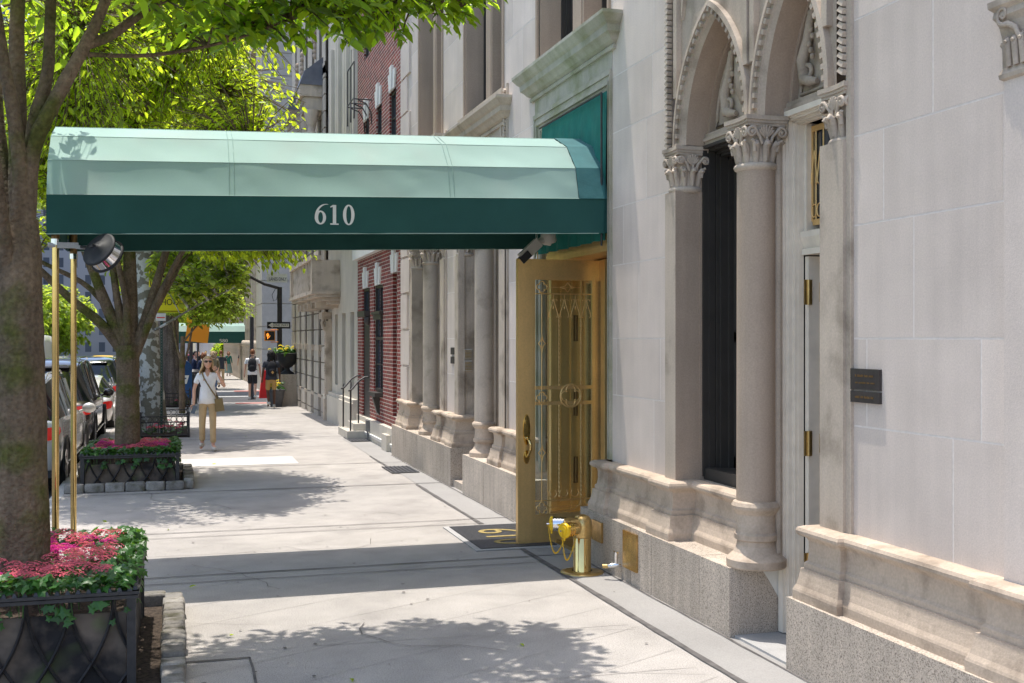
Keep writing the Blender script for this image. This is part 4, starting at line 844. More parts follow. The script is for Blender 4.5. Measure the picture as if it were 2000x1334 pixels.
def bedplants(x0,x1,y0,y1,z,lab_iv,lab_fl,tx,ty,tr,scale=1.,dens=1.,mix=None):
    iv=MB(); random.seed(int(y0*10))
    def f():
        e=random.random(); 
        if e<.72:
            s=random.random(); side=random.choice((0,0,1,1,2,3)); d=abs(random.gauss(0,.11)); 
            if side==0: p=(random.uniform(x0,x1),y0+d-.03)
            elif side==1: p=(x1-d+.03,random.uniform(y0,y1))
            elif side==2: p=(random.uniform(x0,x1),y1-d)
            else: p=(x0+d,random.uniform(y0,y1))
            zz=z+.05+.10*random.random()*(1-abs(d-.1)*2)
        else: p=(random.uniform(x0,x1),random.uniform(y0,y1)); zz=z+.02+.05*random.random()
        return (p[0],p[1],zz),(random.gauss(0,.5)+(.4 if p[0]>x1-.1 else 0),random.gauss(-.25,.5),1)
    ivy_leaves(int(900*dens),f,.062*scale,iv)
    def f2():   # trailing leaves over the rail
        if random.random()<.55: return (random.uniform(x0,x1),y0-.03-random.random()*.02,z-.02-random.random()**2*.12),(random.gauss(0,.3),-1,.5)
        return (x1+.03+random.random()*.02,random.uniform(y0,y1),z-.0-random.random()**2*.10),(1,random.gauss(0,.3),.6)
    ivy_leaves(int(46*dens),f2,.055*scale,iv)
    st=MB()
    for i in range(int(120*dens)):
        p,_=f(); iv.tube([(p[0],p[1],z-.08),(p[0]+random.uniform(-.03,.03),p[1],p[2]-.01)],.0025,3,caps=False)
    tag(iv.build('ivy',"ivy",None,recalc=False),lab_iv,'ivy',kind='stuff')
    ms={k:MB() for k in ('pinkf','magf','deepf')}; n=0; tries=0; placed=[]
    while len(placed)<int(95*dens) and tries<6000:
        tries+=1; x=random.uniform(x0+.13,x1-.16); y=random.uniform(y0+.17,y1-.16); r=random.uniform(.05,.085)*scale
        if math.hypot(x-tx,y-ty)<tr+r*.7: continue
        if any(math.hypot(x-a,y-b)<(r+c)*.62 for a,b,c in placed): continue
        placed.append((x,y,r)); q=math.sin(x*5.1+1.0)+math.sin(y*4.3+x*2); 
        k='pinkf' if q<.35 else ('magf' if q<1.2 else 'deepf')
        if random.random()<.2: k=random.choice(('pinkf','magf','deepf'))
        hz=z+.07+random.uniform(0,.05); floret_dome(ms[k],(x,y,hz),r,int(46 if scale<1.5 else 30),.0105*scale)
        if k!='pinkf' and random.random()<.5: floret_dome(ms['pinkf'],(x+.02,y-.02,hz+.005),r*.6,14,.010*scale)
    t=thing('flower_bed',lab_fl,'flowers',((x0+x1)/2,(y0+y1)/2,z)); t['kind']='stuff'
    for k,nm in (('pinkf','coral_florets'),('magf','magenta_florets'),('deepf','crimson_florets')): 
        if ms[k].f: ms[k].build(nm,k,t,recalc=False)
bedplants(-1.38,-.25,6.86,8.60,.56,'glossy green ivy spilling over the rail of the near planter','mounded pink and magenta flowers around the near tree trunk',-.96,7.7,.22)
bedplants(-1.22,.01,16.2,17.75,.42,'green ivy along the edges of the second planter','pink and crimson flowers under the middle tree trunk',-.67,17,.2,scale=1.25,dens=.8)
# low railed tree pits further along
def pit(x0,x1,y0,y1,lab,h=.46,rings=True):
    zb=gz(y0); t=thing('tree_pit_fence',lab,'low fence',((x0+x1)/2,(y0+y1)/2,zb),group='low iron fences round the far tree pits'); f=MB()
    P=[(x0,y0),(x1,y0),(x1,y1),(x0,y1)]
    for a,c in zip(P,P[1:]+P[:1]):
        L=math.hypot(c[0]-a[0],c[1]-a[1]); n=max(3,round(L/.12))
        for z in (.05,h-.14,h-.02): f.tube([(a[0],a[1],zb+z),(c[0],c[1],zb+z)],.011,4)
        for i in range(n+1):
            s=i/n; f.tube([(a[0]+(c[0]-a[0])*s,a[1]+(c[1]-a[1])*s,zb+.02),(a[0]+(c[0]-a[0])*s,a[1]+(c[1]-a[1])*s,zb+h-.14)],.007,4)
            if rings and i<n:
                s2=(i+.5)/n; d=Vector(((c[0]-a[0])/L,(c[1]-a[1])/L,0)); ring(f,(a[0]+(c[0]-a[0])*s2,a[1]+(c[1]-a[1])*s2,zb+h-.08),.052,d,.006,n=12)
        f.rbox((a[0],a[1],zb+h/2+.01),(.045,.045,h+.04)); f.ell((a[0],a[1],zb+h+.05),(.028,.028,.03),8,6)
    f.build('railing','iron',t); MB().box(x0+.02,x1-.02,y0+.02,y1-.02,zb+.003,zb+.05).build('soil','soil',t)
    m=MB(); ivy_leaves(90,lambda:((random.uniform(x0+.05,x1-.05),random.uniform(y0+.05,y1-.05),zb+.08+random.random()*.12),(random.gauss(0,.4),-.3,1)),.09,m); tag(m.build('ground_foliage','ivy',None,recalc=False),'leafy bedding plants inside '+lab,'plants',kind='stuff')
    m=MB()
    for i in range(26): floret_dome(m,(random.uniform(x0+.1,x1-.1),random.uniform(y0+.05,y1-.1),zb+.17+random.random()*.06),.05,8,.03)
    tag(m.build('bedding_flowers','pinkf',None,recalc=False),'pink bedding flowers inside '+lab,'flowers',kind='stuff')
pit(-.72,.24,24.3,26.6,'low black railing with rings round the mottled plane tree')
pit(-.35,.42,37.0,38.8,'small low black railing beside the blue mailbox and rough barked tree',rings=False)
# ================================================================ BRICK HOUSE
K=thing('brick_house','red brick house with white keystones and black sash window','house',(3.8,22,0)); yb0,yb1=19.62,24.6; XB=3.80
wd=[(19.95,20.62,.95,3.15,'w'),(21.45,22.50,1.0,3.1,'w'),(23.0,23.95,.30,3.1,'d'),(20.1,20.75,4.6,6.6,'w'),(21.6,22.2,4.6,6.6,'w'),(23.1,23.7,4.6,6.6,'w'),(20.1,20.75,7.9,9.9,'w'),(21.6,22.2,7.9,9.9,'w'),(23.1,23.7,7.9,9.9,'w')]
wd[0]=(20.02,20.42,.62,3.25,'n')
def holes(mb,x,y0,y1,z0,z1,hs,th=.25):
    ys=sorted(set([y0,y1]+[h[0] for h in hs]+[h[1] for h in hs])); zs=sorted(set([z0,z1]+[h[2] for h in hs]+[h[3] for h in hs]))
    for a,b in zip(ys,ys[1:]):
        for c,d in zip(zs,zs[1:]):
            if any(h[0]<(a+b)/2<h[1] and h[2]<(c+d)/2<h[3] for h in hs): continue
            mb.add([(x,a,c),(x,b,c),(x,b,d),(x,a,d)],[(0,1,2,3)])
    for h in hs: 
        a,b,c,d=h[:4]; mb.add([(x,a,c),(x,b,c),(x,b,d),(x,a,d),(x+th,a,c),(x+th,b,c),(x+th,b,d),(x+th,a,d)],[(0,1,5,4),(1,2,6,5),(2,3,7,6),(3,0,4,7)])
    return mb
mb=holes(MB(),XB,yb0,yb1,.40,12,wd); mb.box(XB+.28,9,yb0,yb1,0,12); mb.build('wall','brick',K,recalc=False)
mb=MB(); mb.box(XB-.10,XB+.2,yb0+.02,22.95,0,.42); mb.box(XB-.04,XB+.2,22.95,yb1,0,.40); mb.box(XB-.18,XB+.12,20.1,20.6,0,.30); mb.build('stone_base','creamst',K)
for (a,b,c,d,k) in wd:
    m=(a+b)/2; mb=MB()
    for j,(o0,o1,o2,o3,x,top) in enumerate(((-.36,-.14,-.26,-.11,XB-.03,.34),(-.115,.115,-.085,.085,XB-.05,.44),(.14,.36,.11,.26,XB-.03,.34))):
        mb.prism([(m+o2,d),(m+o3,d),(m+o1,d+top),(m+o0,d+top)],'x',x,XB+.03+.001*j)
    mb.build('keystone','white',K)
mb=MB()
mb.box(XB-.12,XB+.1,yb0+.02,yb1,3.75,3.98); mb.sweep([(0,0),(.03,.0),(.06,.05),(.10,.08),(.13,.15),(0,.17)],[(XB,yb0),(XB,yb1)]).build('stone_band','white',K)
for (a,b,c,d,k) in wd:
    f=MB(); x=XB+(.12 if k=='n' else .035)
    for q in ((a,a+.05,c,d),(b-.05,b,c,d)): f.box(x,x+.06,*q)
    for z in (c,(c+d)/2-.03,d-.05) : f.box(x+.001,x+.059,a,b,z,z+.06)
    for z in (c+(d-c)*.25,c+(d-c)*.75): f.box(x+.01,x+.05,a,b,z,z+.025)
    f.box(x+.012,x+.048,(a+b)/2-.012,(a+b)/2+.012,c,d)
    if k=='d': f.box(x,x+.05,a,b,c,2.5)
    w_=f.build('door' if k=='d' else 'window','dkframe' if k!='d' else 'iron',K); MB().box(x+.04,x+.045,a,b,c,d).build('pane','blueglass',w_)
f=MB(); f.box(XB-.16,XB+.1,21.45,22.3,.92,1.0); f.prism([(XB-.14,.92),(XB+.0,.92),(XB+.0,.55),(XB-.05,.6)],'y',21.8,21.95); f.box(XB-.05,XB+.12,21.45,22.3,2.42,2.52); f.box(XB-.08,XB+.12,21.4,22.35,2.52,2.58); f.box(XB-.12,XB+.12,22.95,23.9,2.5,2.62); f.ell((XB-.04,23.0,2.42),(.08,.06,.10)); f.build('sill_and_hood','dkframe',K)
f=MB()     # iron balconette brackets on the upper floor
for y0 in (22.75,):
    for y in (y0,y0+.45,y0+.9):
        f.tube([(XB,y,5.0),(XB-.36,y,5.0),(XB-.36,y,4.6)],.018,5); f.tube([(XB,y,4.5),(XB-.02,y,4.75),(XB-.12,y,4.92),(XB-.28,y,4.98)],.014,5); f.tube([(XB-.36,y,5.0),(XB-.36,y,5.75)],.012,5)
    for z in (5.02,5.75): f.tube([(XB-.36,y0,z),(XB-.36,y0+.9,z)],.014,5)
f.xf(Matrix.Translation((0,0,1.9))); f.build('iron_balconette','iron',K)
st=thing('stone_steps','two low stone steps before the brick house door','steps',(3.5,24,0)); MB().box(3.32,3.80,22.9,24.2,0,.16).box(3.48,3.81,23.0,24.0,.16,.30).build('steps','creamst',st)
for i,(y,lab) in enumerate(((23.0,'nearer of two black iron handrails on the house steps'),(24.05,'farther of two black iron handrails on the house steps'))):
    t=thing('handrail',lab,'handrail',(3.5,y,.1),group='handrails on the house steps'); f=MB()
    for k in range(5): f.tube([(3.40+.015*k if k<3 else 3.60,y+.06*k*(1 if i==0 else 1),.15),(3.40+.015*k if k<3 else 3.60,y+.06*k,1.02+.03*k)],.011,5)
    f.tube([(3.36,y-.02,.98),(3.42,y+.0,1.0),(3.60,y+.12,1.18),(3.72,y+.15,1.25),(3.84,y+.15,1.25)],.018,6); f.build('rails','iron',t)
t=thing('gas_meter_box','small grey metal utility box at the foot of the brick wall','utility box',(3.66,22.4,0)); MB().rbox((3.66,22.4,.30),(.07,.10,.22)).tube([(3.66,22.4,0),(3.66,22.4,.2)],.02,6).build('box','grate',t)
# ================================================================ CREAM HOUSE
Cc=thing('cream_house','cream stone house with overhanging carved balcony','house',(3.8,27,-.03)); y0,y1=24.62,29.6
hs=[(25.1,25.7,.9,2.65),(26.45,27.05,.9,2.65),(27.8,28.3,.9,2.65),(24.95,25.6,4.9,8.6),(26.2,26.9,4.9,8.6),(27.5,28.1,4.9,8.6)]
mb=holes(MB(),3.80,y0,y1,-.2,12.6,hs,.3); mb.box(4.1,9,y0,y1,-.2,12.6); mb.build('wall','creamst',Cc,recalc=False)
mb=MB(); mb.box(3.66,3.85,y0+.02,y1,-.2,.62); mb.box(3.70,3.85,y0+.02,y1,.62,.70)
MB().box(3.66,3.85,y0+.02,y1,-.2,.62).box(3.70,3.85,y0+.03,y1,.62,.70).build('base_course','creamst',Cc)
for yy in (25.8,26.1,27.15,27.45,28.4,24.7): MB().box(3.72,3.82,yy,yy+.22,4.85,9.3).build('upper_pilaster','creamst',Cc)
c=MB().sweep([(0,0),(.05,.03),(.10,.10),(.22,.20),(.26,.32),(.34,.42),(.34,.48),(0,.5)],[(3.85,y0),(3.8,y0),(3.8,y1)]); c.xf(Matrix.Translation((0,0,4.35))); c.build('band_cornice','creamst',Cc)
f=MB()
for h in hs:
    f.box(4.0,4.06,h[0],h[0]+.06,h[2],h[3]); f.box(4.0,4.06,h[1]-.06,h[1],h[2],h[3]); f.box(4.001,4.059,h[0],h[1],(h[2]+h[3])/2,(h[2]+h[3])/2+.08); f.box(4.001,4.059,h[0],h[1],h[3]-.06,h[3])
w_=f.build('window_frame','dkframe',Cc)
for h in hs: MB().box(4.04,4.045,h[0],h[1],h[2],h[3]).build('pane','blueglass',w_)
q=MB()
for i,(d,z0,z1) in enumerate(((.30,2.88,2.96),(.45,2.96,3.05),(.62,3.05,3.12),(.70,3.12,3.20))): q.box(3.8-d,3.82,27.6-d*.5,32.6+d*.5,z0,z1)
for yy in np.arange(27.7,32.8,.85): q.box(3.25,3.8,yy,yy+.14,2.80,2.95); 
q.box(3.12,3.32,27.35,27.65,3.2,3.95); q.box(3.12,3.32,32.6,32.85,3.2,3.95); q.box(3.10,3.34,27.3,32.9,3.95,4.05); q.box(3.32,3.8,27.36,27.5,3.2,3.95)
for yy in np.arange(27.9,32.5,.24): q.lathe([(.045,3.2),(.045,3.24),(.03,3.28),(.055,3.42),(.03,3.58),(.05,3.66),(.035,3.72),(.05,3.9),(.05,3.95)],(3.22,yy,0),8)
q.build('balcony','stone',Cc)
q=MB(); q.box(3.55,3.80,28.9,29.5,2.55,2.72); q.tube([(3.6,28.95,2.55),(3.56,28.95,2.45),(3.62,28.95,2.3),(3.72,28.95,2.1),(3.70,28.95,2.0)],.05,8); q.box(3.64,3.80,28.85,29.05,-.1,2.5); q.box(3.60,3.80,28.8,29.1,-.1,.5)
for i in range(30): q.ell((3.635,28.95+.04*math.sin(i*1.3),.6+i*.062),(.02,.04,.03),6,5)
q.build('carved_door_pilaster','stone',Cc)
# ================================================================ RUSTICATED BUILDING
Rr=thing('rusticated_building','banded stone corner building with grooved blocks and stone window hoods','building',(3.8,34,-.1)); y0,y1=29.62,38.4; XR=3.72
bays=[(30.3,30.95),(32.0,32.65),(33.7,34.35),(35.3,35.9),(36.9,37.4)]
gr=MB(); st_=MB()
hs=[(a,b,.55,1.55) for a,b in bays]+[(a,b,1.9,8.0) for a,b in bays]+[(a,b,9.2,12.5) for a,b in bays]+[(a,b,13.6,16.5) for a,b in bays]
mb=holes(MB(),XR+.02,y0,y1,-.4,22,hs,.35); mb.box(XR+.40,10,y0,y1,-.4,22); mb.build('wall','rustd',Rr,recalc=False)
segs=[(y0+.02,bays[0][0])]+[(bays[i][1],bays[i+1][0]) for i in range(4)]+[(bays[4][1],y1)]
z=-.35; r=0
while z<8.9:
    h=.44
    for (a,b) in segs:
        cuts=[a,(a+b)/2+(.12 if r%2 else -.12),b]
        for p,q_ in zip(cuts,cuts[1:]): st_.box(XR-.02,XR+.03,p+.012 if p!=a else p,q_-.012 if q_!=b else q_,z+.018,z+h-.018,var=random.random())
    z+=h; r+=1
st_.box(XR-.02,XR+.03,y0+.02,y1,9.0,9.2); 
for (a,b) in segs: st_.box(XR-.0,XR+.03,a,b,9.2,20)
for k,zz in enumerate((12.6,17)): st_.box(XR-.001,XR+.03,y0,y1,zz,zz+1)
st_.build('stone_blocks','rust',Rr)
q=MB()
for a,b in bays: q.box(XR-.1,XR+.05,a-.12,b+.12,1.72,1.88); q.box(XR-.03,XR+.05,a-.05,b+.05,.46,.55); q.box(XR+.12,XR+.2,a,b,3.9,4.1)
q.build('sill_course','stone',Rr)
c=MB().sweep([(0,0),(.10,.05),(.14,.2),(.34,.35),(.40,.5),(0,.55)],[(XR+.1,y0),(XR,y0),(XR,y1),(XR+3,y1)]); c.xf(Matrix.Translation((0,0,16.6))); c.build('cornice','stone',Rr)
for a,b in ((30.3,30.95),(33.7,34.35)):
    q=MB(); m=(a+b)/2; W=.62; q.prism([(XR-.62,8.75),(XR+.05,8.75),(XR+.05,9.55),(XR-.50,9.10)],'y',m-W,m+W); hd=q.build('window_hood','slate',Rr)
    q=MB(); q.box(XR-.60,XR+.05,m-W+.03,m+W-.03,8.45,8.75); q.box(XR-.48,XR+.05,m-W+.08,m+W-.08,8.1,8.45)
    for k in range(10): q.box(XR-.52,XR-.44,m-W+.1+k*.11,m-W+.16+k*.11,8.30,8.42)
    for sg in (-1,1): q.lathe([(.11,5.1),(.105,7.3),(.14,7.5),(.10,7.55),(.13,7.7),(.19,8.0),(.19,8.1)],(XR-.30,m+sg*.48,0),16); q.box(XR-.45,XR-.1,m+sg*.48-.17,m+sg*.48+.17,4.6,5.1)
    q.build('hood_columns','stone',hd)
for h in hs: MB().box(XR+.30,XR+.34,h[0],h[1],h[2],h[3]).build('window','blueglass',Rr)
for y in (31.6,34.9,36.4):
    q=MB()
    for k in range(7): q.ell((XR-.03,y+.02*math.sin(k*2),9.9+k*.14),(.07,.07+.02*(k%2),.09),8,6)
    q.build('carved_drop','stonedark',Rr)
# ================================================================ NEXT BLOCK
Nn=thing('tall_pilastered_building','tall grey stone building of close pilasters beyond the cross street','building',(4,70,-.5))
q=MB(); q.box(3.6,30,50.3,54,-2,34); 
for i in range(34):
    z=-.4+i*1.0; q.box(3.57,30,50.26,54.04,z,z+.955)
q.build('corner_tower','rust',Nn)
q=MB(); q.box(4.3,30,54,118,-3,34); q.build('wall','tower1',Nn)
pm=MB().box(3.95,4.32,54.6,55.22,1.6,9.2).box(3.8,4.32,54.52,55.3,-2,1.6); pm.ell((3.85,54.9,1.75),(.14,.3,.2),8,6); pm.box(4.15,4.31,54.6,55.2,10,32); p0=pm.build('pilaster','stone',Nn)
for i in range(1,42): c=p0.copy(); COL.objects.link(c); c.location.y=p0.location.y+i*1.45
q=MB()
for zz in (9.2,13,17,21,25,29): q.box(3.75,4.35,54,118,zz,zz+.8)
q.build('band_courses','stone',Nn)
p0=None
for i in range(14):
    for zz in (2.0,5.0,10.2,14,18,22,26):
        if p0 is None: p0=MB().box(4.28,4.295,55.28,55.95,2,4.4).build('window','glass',Nn)
        else: c=p0.copy(); COL.objects.link(c); c.location=(0,i*1.45,zz-2.0)
p1=None
for zz in range(3,32,4):
    for xx in range(0,6,2):
        if p1 is None: p1=MB().box(5,6,50.24,50.255,3.2,5).build('window','glass',Nn)
        else: c=p1.copy(); COL.objects.link(c); c.location=(xx*1.8,0,zz-3)
q=thing('second_canopy','green entrance canopy numbered 580 at the far building','canopy',(2.5,71,-.45)); yq=70
P=[(yq,1.77),(yq,2.46),(yq+.3,2.80),(yq+1.1,2.98),(yq+1.9,2.80),(yq+2.2,2.46),(yq+2.2,1.77)]
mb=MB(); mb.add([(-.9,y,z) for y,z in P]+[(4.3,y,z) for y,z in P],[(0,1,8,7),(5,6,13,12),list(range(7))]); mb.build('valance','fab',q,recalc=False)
mb=MB(); mb.add([(-.9,y,z) for y,z in P]+[(4.3,y,z) for y,z in P],[(i,i+1,i+8,i+7) for i in range(1,5)]); mb.build('faded_sunlit_roof_cloth','fabtop',q,recalc=False)
numerals('580',2.54,yq-.02,1.82,.19,.62,1.45,.01).build('number','white',q,recalc=False)
for y_ in (yq+.1,yq+2.1): MB().tube([(-.8,y_,-1),(-.8,y_,1.9)],.05,8).build('pole','brass',q)
# far backdrop buildings
def tower(lab,x0,x1,y0,y1,h,m,cat='building',zb=-5,wy=None,side=None,name='distant_tower'):
    t=thing(name,lab,cat,((x0+x1)/2,(y0+y1)/2,zb),group='distant towers'); MB().box(x0,x1,y0,y1,zb,h).build('wall',{'tower1':'tw1','tower2':'tw2','rust':'tw3'}[m],t); MB().box(x0-.4,x1+.4,y0-.4,y1+.4,h,h+1.2).build('cornice','stone',t)
tower('pale stone office block seen left of the canopy poles',-70,-43,118,190,60,'tower1')
tower('blue glass tower between pale blocks down the avenue',-42,-30,215,250,90,'tower2')
tower('wide pale block closing the avenue beyond the blue tower',-29,-12,250,280,70,'tower1')
tower('grey block on the far side of the avenue at left',-75,-46,40,110,45,'rust')
tower('tall slab at the end of the avenue behind the trees',-8,3.4,300,330,55,'tower1')
tower('stone block continuing the right side of the avenue',4.5,30,122,290,40,'tower1')
# ================================================================ TREES
def leafmesh(P,D,Nn_,S,wid,name,m,parent):
    n=len(P); D=D/np.linalg.norm(D,axis=1,keepdims=True); Nn_=Nn_-D*(Nn_*D).sum(1,keepdims=True); Nn_/=np.linalg.norm(Nn_,axis=1,keepdims=True); Sd=np.cross(D,Nn_)
    pts=[(0,0,0),(.28,.5,.07),(.68,.42,.05),(1,0,-.10),(.68,-.42,.05),(.28,-.5,.07)]
    V=np.empty((n,6,3))
    for i,(a,b,c) in enumerate(pts): V[:,i]=P+S[:,None]*(D*a+Sd*(b*wid)+Nn_*c)
    base=np.arange(n)*6; F=np.stack([base,base+1,base+2,base+3,base,base+3,base+4,base+5],1).reshape(-1)
    me=bpy.data.meshes.new(name); me.vertices.add(n*6); me.vertices.foreach_set('co',V.reshape(-1)); me.loops.add(n*8); me.loops.foreach_set('vertex_index',F.astype(np.int32))
    me.polygons.add(n*2); me.polygons.foreach_set('loop_start',np.arange(0,n*8,4,dtype=np.int32)); me.polygons.foreach_set('loop_total',np.full(n*2,4,dtype=np.int32)); me.update(calc_edges=True)
    at=me.attributes.new('var','FLOAT','FACE'); at.data.foreach_set('value',np.repeat(rng.random(n),2).astype(np.float32)); me.materials.append(M[m])
    o=bpy.data.objects.new(name,me); COL.objects.link(o); o.parent=parent; return o
def tree(lab,loc,trunk,limbs,crowns,ntw,lpt,ls,bark='bark',leaf='leaf',name='street_tree',grp='street trees along the kerb',wid=.46,keep=None,droop=.5,sub=1.):
    t=thing(name,lab,'tree',loc,group=grp); L0=Vector(loc); r_=random.Random(lab)
    b=MB()
    def curve(pts,rs,n=10,k=4):
        q=[];rr=[]
        for i in range(len(pts)-1):
            for s in range(k):
                a=s/k; p0=Vector(pts[max(i-1,0)]);p1=Vector(pts[i]);p2=Vector(pts[i+1]);p3=Vector(pts[min(i+2,len(pts)-1)])
                q.append(.5*((2*p1)+(p2-p0)*a+(2*p0-5*p1+4*p2-p3)*a*a+(3*p1-p0-3*p2+p3)*a**3)); rr.append((rs[i]*(1-a)+rs[i+1]*a)*(1+r_.uniform(-.03,.03)))
        q.append(Vector(pts[-1])); rr.append(rs[-1]); b.tube(q,rr,n,True); return q
    curve(trunk[0],trunk[1],20,5); nodes=[]
    for pts,ra,rb in limbs:
        n=len(pts); q=curve(pts,[ra+(rb-ra)*i/(n-1) for i in range(n)],10); nodes+=q[len(q)//3:]
    b.build('trunk',bark,t,local=True,recalc=False)
    if not nodes: nodes=[Vector(trunk[0][-1])]
    tw=MB(); P=[];D=[];NN=[]; tot=sum(c[2] for c in crowns); NA=np.array([tuple(n) for n in nodes])
    for _ in range(ntw):
        x=r_.random()*tot
        for c in crowns:
            x-=c[2]
            if x<=0: break
        u=Vector((r_.gauss(0,1),r_.gauss(0,1),r_.gauss(0,1))).normalized()*(r_.random()**.42)
        tip=Vector(c[0])+Vector((u.x*c[1][0],u.y*c[1][1],u.z*c[1][2]))
        wp=tip+L0
        if keep and not keep(wp): continue
        i=int(((NA-np.array(tip))**2).sum(1).argmin()); s0=Vector(NA[i]); v=tip-s0; Ln=v.length
        if Ln<.1: continue
        ll=min(Ln*.8,.75*sub+.3*r_.random()); mid=s0.lerp(tip,.55)+Vector((0,0,.12*Ln))
        if r_.random()<.45 or Ln<1.2: tw.tube([s0,mid,tip],[min(.02,.006+Ln*.006),.007,.003],4,False)
        else: tw.tube([mid.lerp(tip,.2),tip],[.006,.003],3,False)
        dirv=(tip-mid).normalized()
        for k in range(lpt):
            s=(k+r_.random())/lpt; p=tip-dirv*(ll*(1-s))+Vector((r_.gauss(0,.02),r_.gauss(0,.02),-.10*ll*s*s+r_.gauss(0,.02)))*sub
            side=1 if k%2 else -1; lat=dirv.cross(Vector((0,0,1))).normalized() if abs(dirv.z)<.95 else Vector((1,0,0))
            d=dirv*.6+lat*side*.8+Vector((r_.gauss(0,.25),r_.gauss(0,.25),-droop+r_.gauss(0,.3)))
            P.append(p); D.append(d); NN.append(Vector((r_.gauss(0,.4),r_.gauss(0,.4),1)))
    tw.build('twigs',bark,t,local=True,recalc=False)
    n=len(P)
    if n: leafmesh(np.array([tuple(p) for p in P]),np.array([tuple(p) for p in D]),np.array([tuple(p) for p in NN]),ls*(.6+.65*rng.random(n)),wid,'crown',leaf,t)
    print('tree',lab[:30],n); return t
# near tree ----------------------------------------------------------------
def keep1(p):
    if p.y>9.2 and p.x>-.75: return False
    if p.y<3.5: return False
    lim=2.05+.25*p.y-(.05 if p.x>.4 else 0)
    gx=p.x+.085*(p.z-.6); gy=p.y-.17*(p.z-.6)
    if -1.45<gx<.05 and 6.5<gy<8.9 and r2.random()<.8: return False
    u=math.atan2(p.x,p.y)
    if p.x>-.35 and p.z<lim: return False
    if p.x<=-.35 and p.z<2.05+.20*p.y: return False
    if p.x>2.35: return False
    if p.z<4.62+.10*abs(p.x) and p.x<1 and p.x>-.3 and r2.random()<.35: return False
    return True
r2=random.Random(9)
lm=[([(-.03,0,2.5),(.02,-.06,3.0),(-.02,-.08,3.45),(-.08,-.1,3.8),(-.13,-.15,4.2),(-.3,-.5,5.4),(-.4,-1.2,7)],.055,.02),
 ([(0,.03,2.4),(-.01,.08,2.9),(-.02,.12,3.5),(-.02,.15,4.3),(.1,.3,6),(.2,.5,7.6)],.075,.025),
 ([(.03,0,2.4),(.05,.05,2.95),(.09,.02,3.4),(.165,.04,3.75),(.185,.04,4.2),(.3,-.3,5.6),(.5,-.9,7.2)],.06,.02),
 ([(.03,0,2.4),(.05,-.02,2.85),(.09,-.04,3.25),(.25,-.05,3.62),(.41,-.04,3.95),(.53,-.04,4.25),(.9,-.1,5.3),(1.4,-.2,6.3)],.062,.022),
 ([(.41,-.04,3.93),(.55,.05,4.02),(.80,.12,4.25),(1.2,.3,4.6),(1.8,.5,4.85),(2.6,.8,5.0)],.038,.010),
 ([(.41,-.05,3.86),(.8,.35,3.98),(1.3,.5,4.15),(1.9,.6,4.42),(2.5,.65,4.5),(2.95,.6,4.5)],.016,.005),
 ([(-.04,0,2.3),(-.10,.1,2.9),(-.15,.2,3.4),(-.3,.4,4.2),(-1.2,.8,6)],.07,.02),
 ([(-.04,-.05,2.4),(-.10,-.3,3.1),(-.15,-.8,4.2),(-.1,-1.6,5.4),(.1,-2.6,6.2)],.05,.015),
 ([(.3,-.3,5.6),(.9,-1.2,5.9),(1.6,-2.2,5.9)],.03,.010),([(1.4,-.2,6.3),(2.2,-.3,6.4),(2.9,-.4,6.2)],.022,.008)]
tree('closest street tree with a thick trunk splitting into many limbs in the near planter',(-.955,7.70,.0),([(0.01,0,.0),(.01,0,.5),(.01,0,1.0),(.01,.0,1.6),(.005,0,2.1),(0,0,2.5),(.0,.03,2.8)],[.205,.185,.168,.152,.143,.138,.115]),lm,
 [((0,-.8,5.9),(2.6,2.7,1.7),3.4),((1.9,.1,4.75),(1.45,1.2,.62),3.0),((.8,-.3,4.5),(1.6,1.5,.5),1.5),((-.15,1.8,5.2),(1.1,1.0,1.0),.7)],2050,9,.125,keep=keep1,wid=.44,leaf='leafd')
# second tree ---------------------------------------------------------------
def keep2(p):
    if p.x>(2.05 if p.z<4.1 else 1.75): return False
    if p.x>1.0 and p.z>6.3-.5*(p.x-1): return False
    if p.z<2.95: return False
    if p.z<3.9 and -1.5<p.x<.15: return False
    return True
lm=[([(0,0,1.75),(-.35,-.05,2.25),(-.75,-.1,2.6),(-1.3,-.2,3.15),(-2,-.3,3.8)],.085,.03),([(-.02,0,1.85),(-.28,0,2.5),(-.5,0,3.1),(-.9,.1,4.2),(-1.3,.2,5.4)],.10,.03),([(-.05,.05,2.1),(-.5,.2,2.75),(-1.1,.3,3.1),(-1.7,.4,3.4)],.05,.02),
 ([(0,0,1.9),(-.12,-.08,2.5),(-.22,-.1,3.2),(-.4,-.2,4.4)],.07,.03),([(.02,.02,1.8),(.03,.05,2.6),(.02,.05,3.4),(.0,.1,5),(0,.2,6.8)],.13,.04),([(.0,-.05,1.9),(-.02,-.15,2.6),(-.15,-.25,3.3),(-.2,-.4,4.4)],.06,.03),
 ([(.05,0,1.8),(.2,0,2.2),(.38,.0,2.8),(.55,.05,3.4),(.9,.0,4.6),(1.3,-.2,5.6)],.085,.03),([(.08,0,1.75),(.3,-.1,2.3),(.55,-.2,2.9),(.9,-.4,3.5),(1.6,-.7,4.2)],.07,.02),([(.3,-.1,2.3),(.6,.2,2.9),(.85,.3,3.3),(1.5,.3,3.9)],.045,.015),
 ([(.0,.1,5),(.8,-.8,6),(1.2,-1.8,6.4)],.04,.012),([(-.4,-.2,4.4),(-.6,-1.2,5.4),(-.5,-2.2,5.8)],.04,.012),([(.9,-.4,3.5),(1.2,-1.4,4.1),(1.6,-2.2,4.4)],.03,.01)]
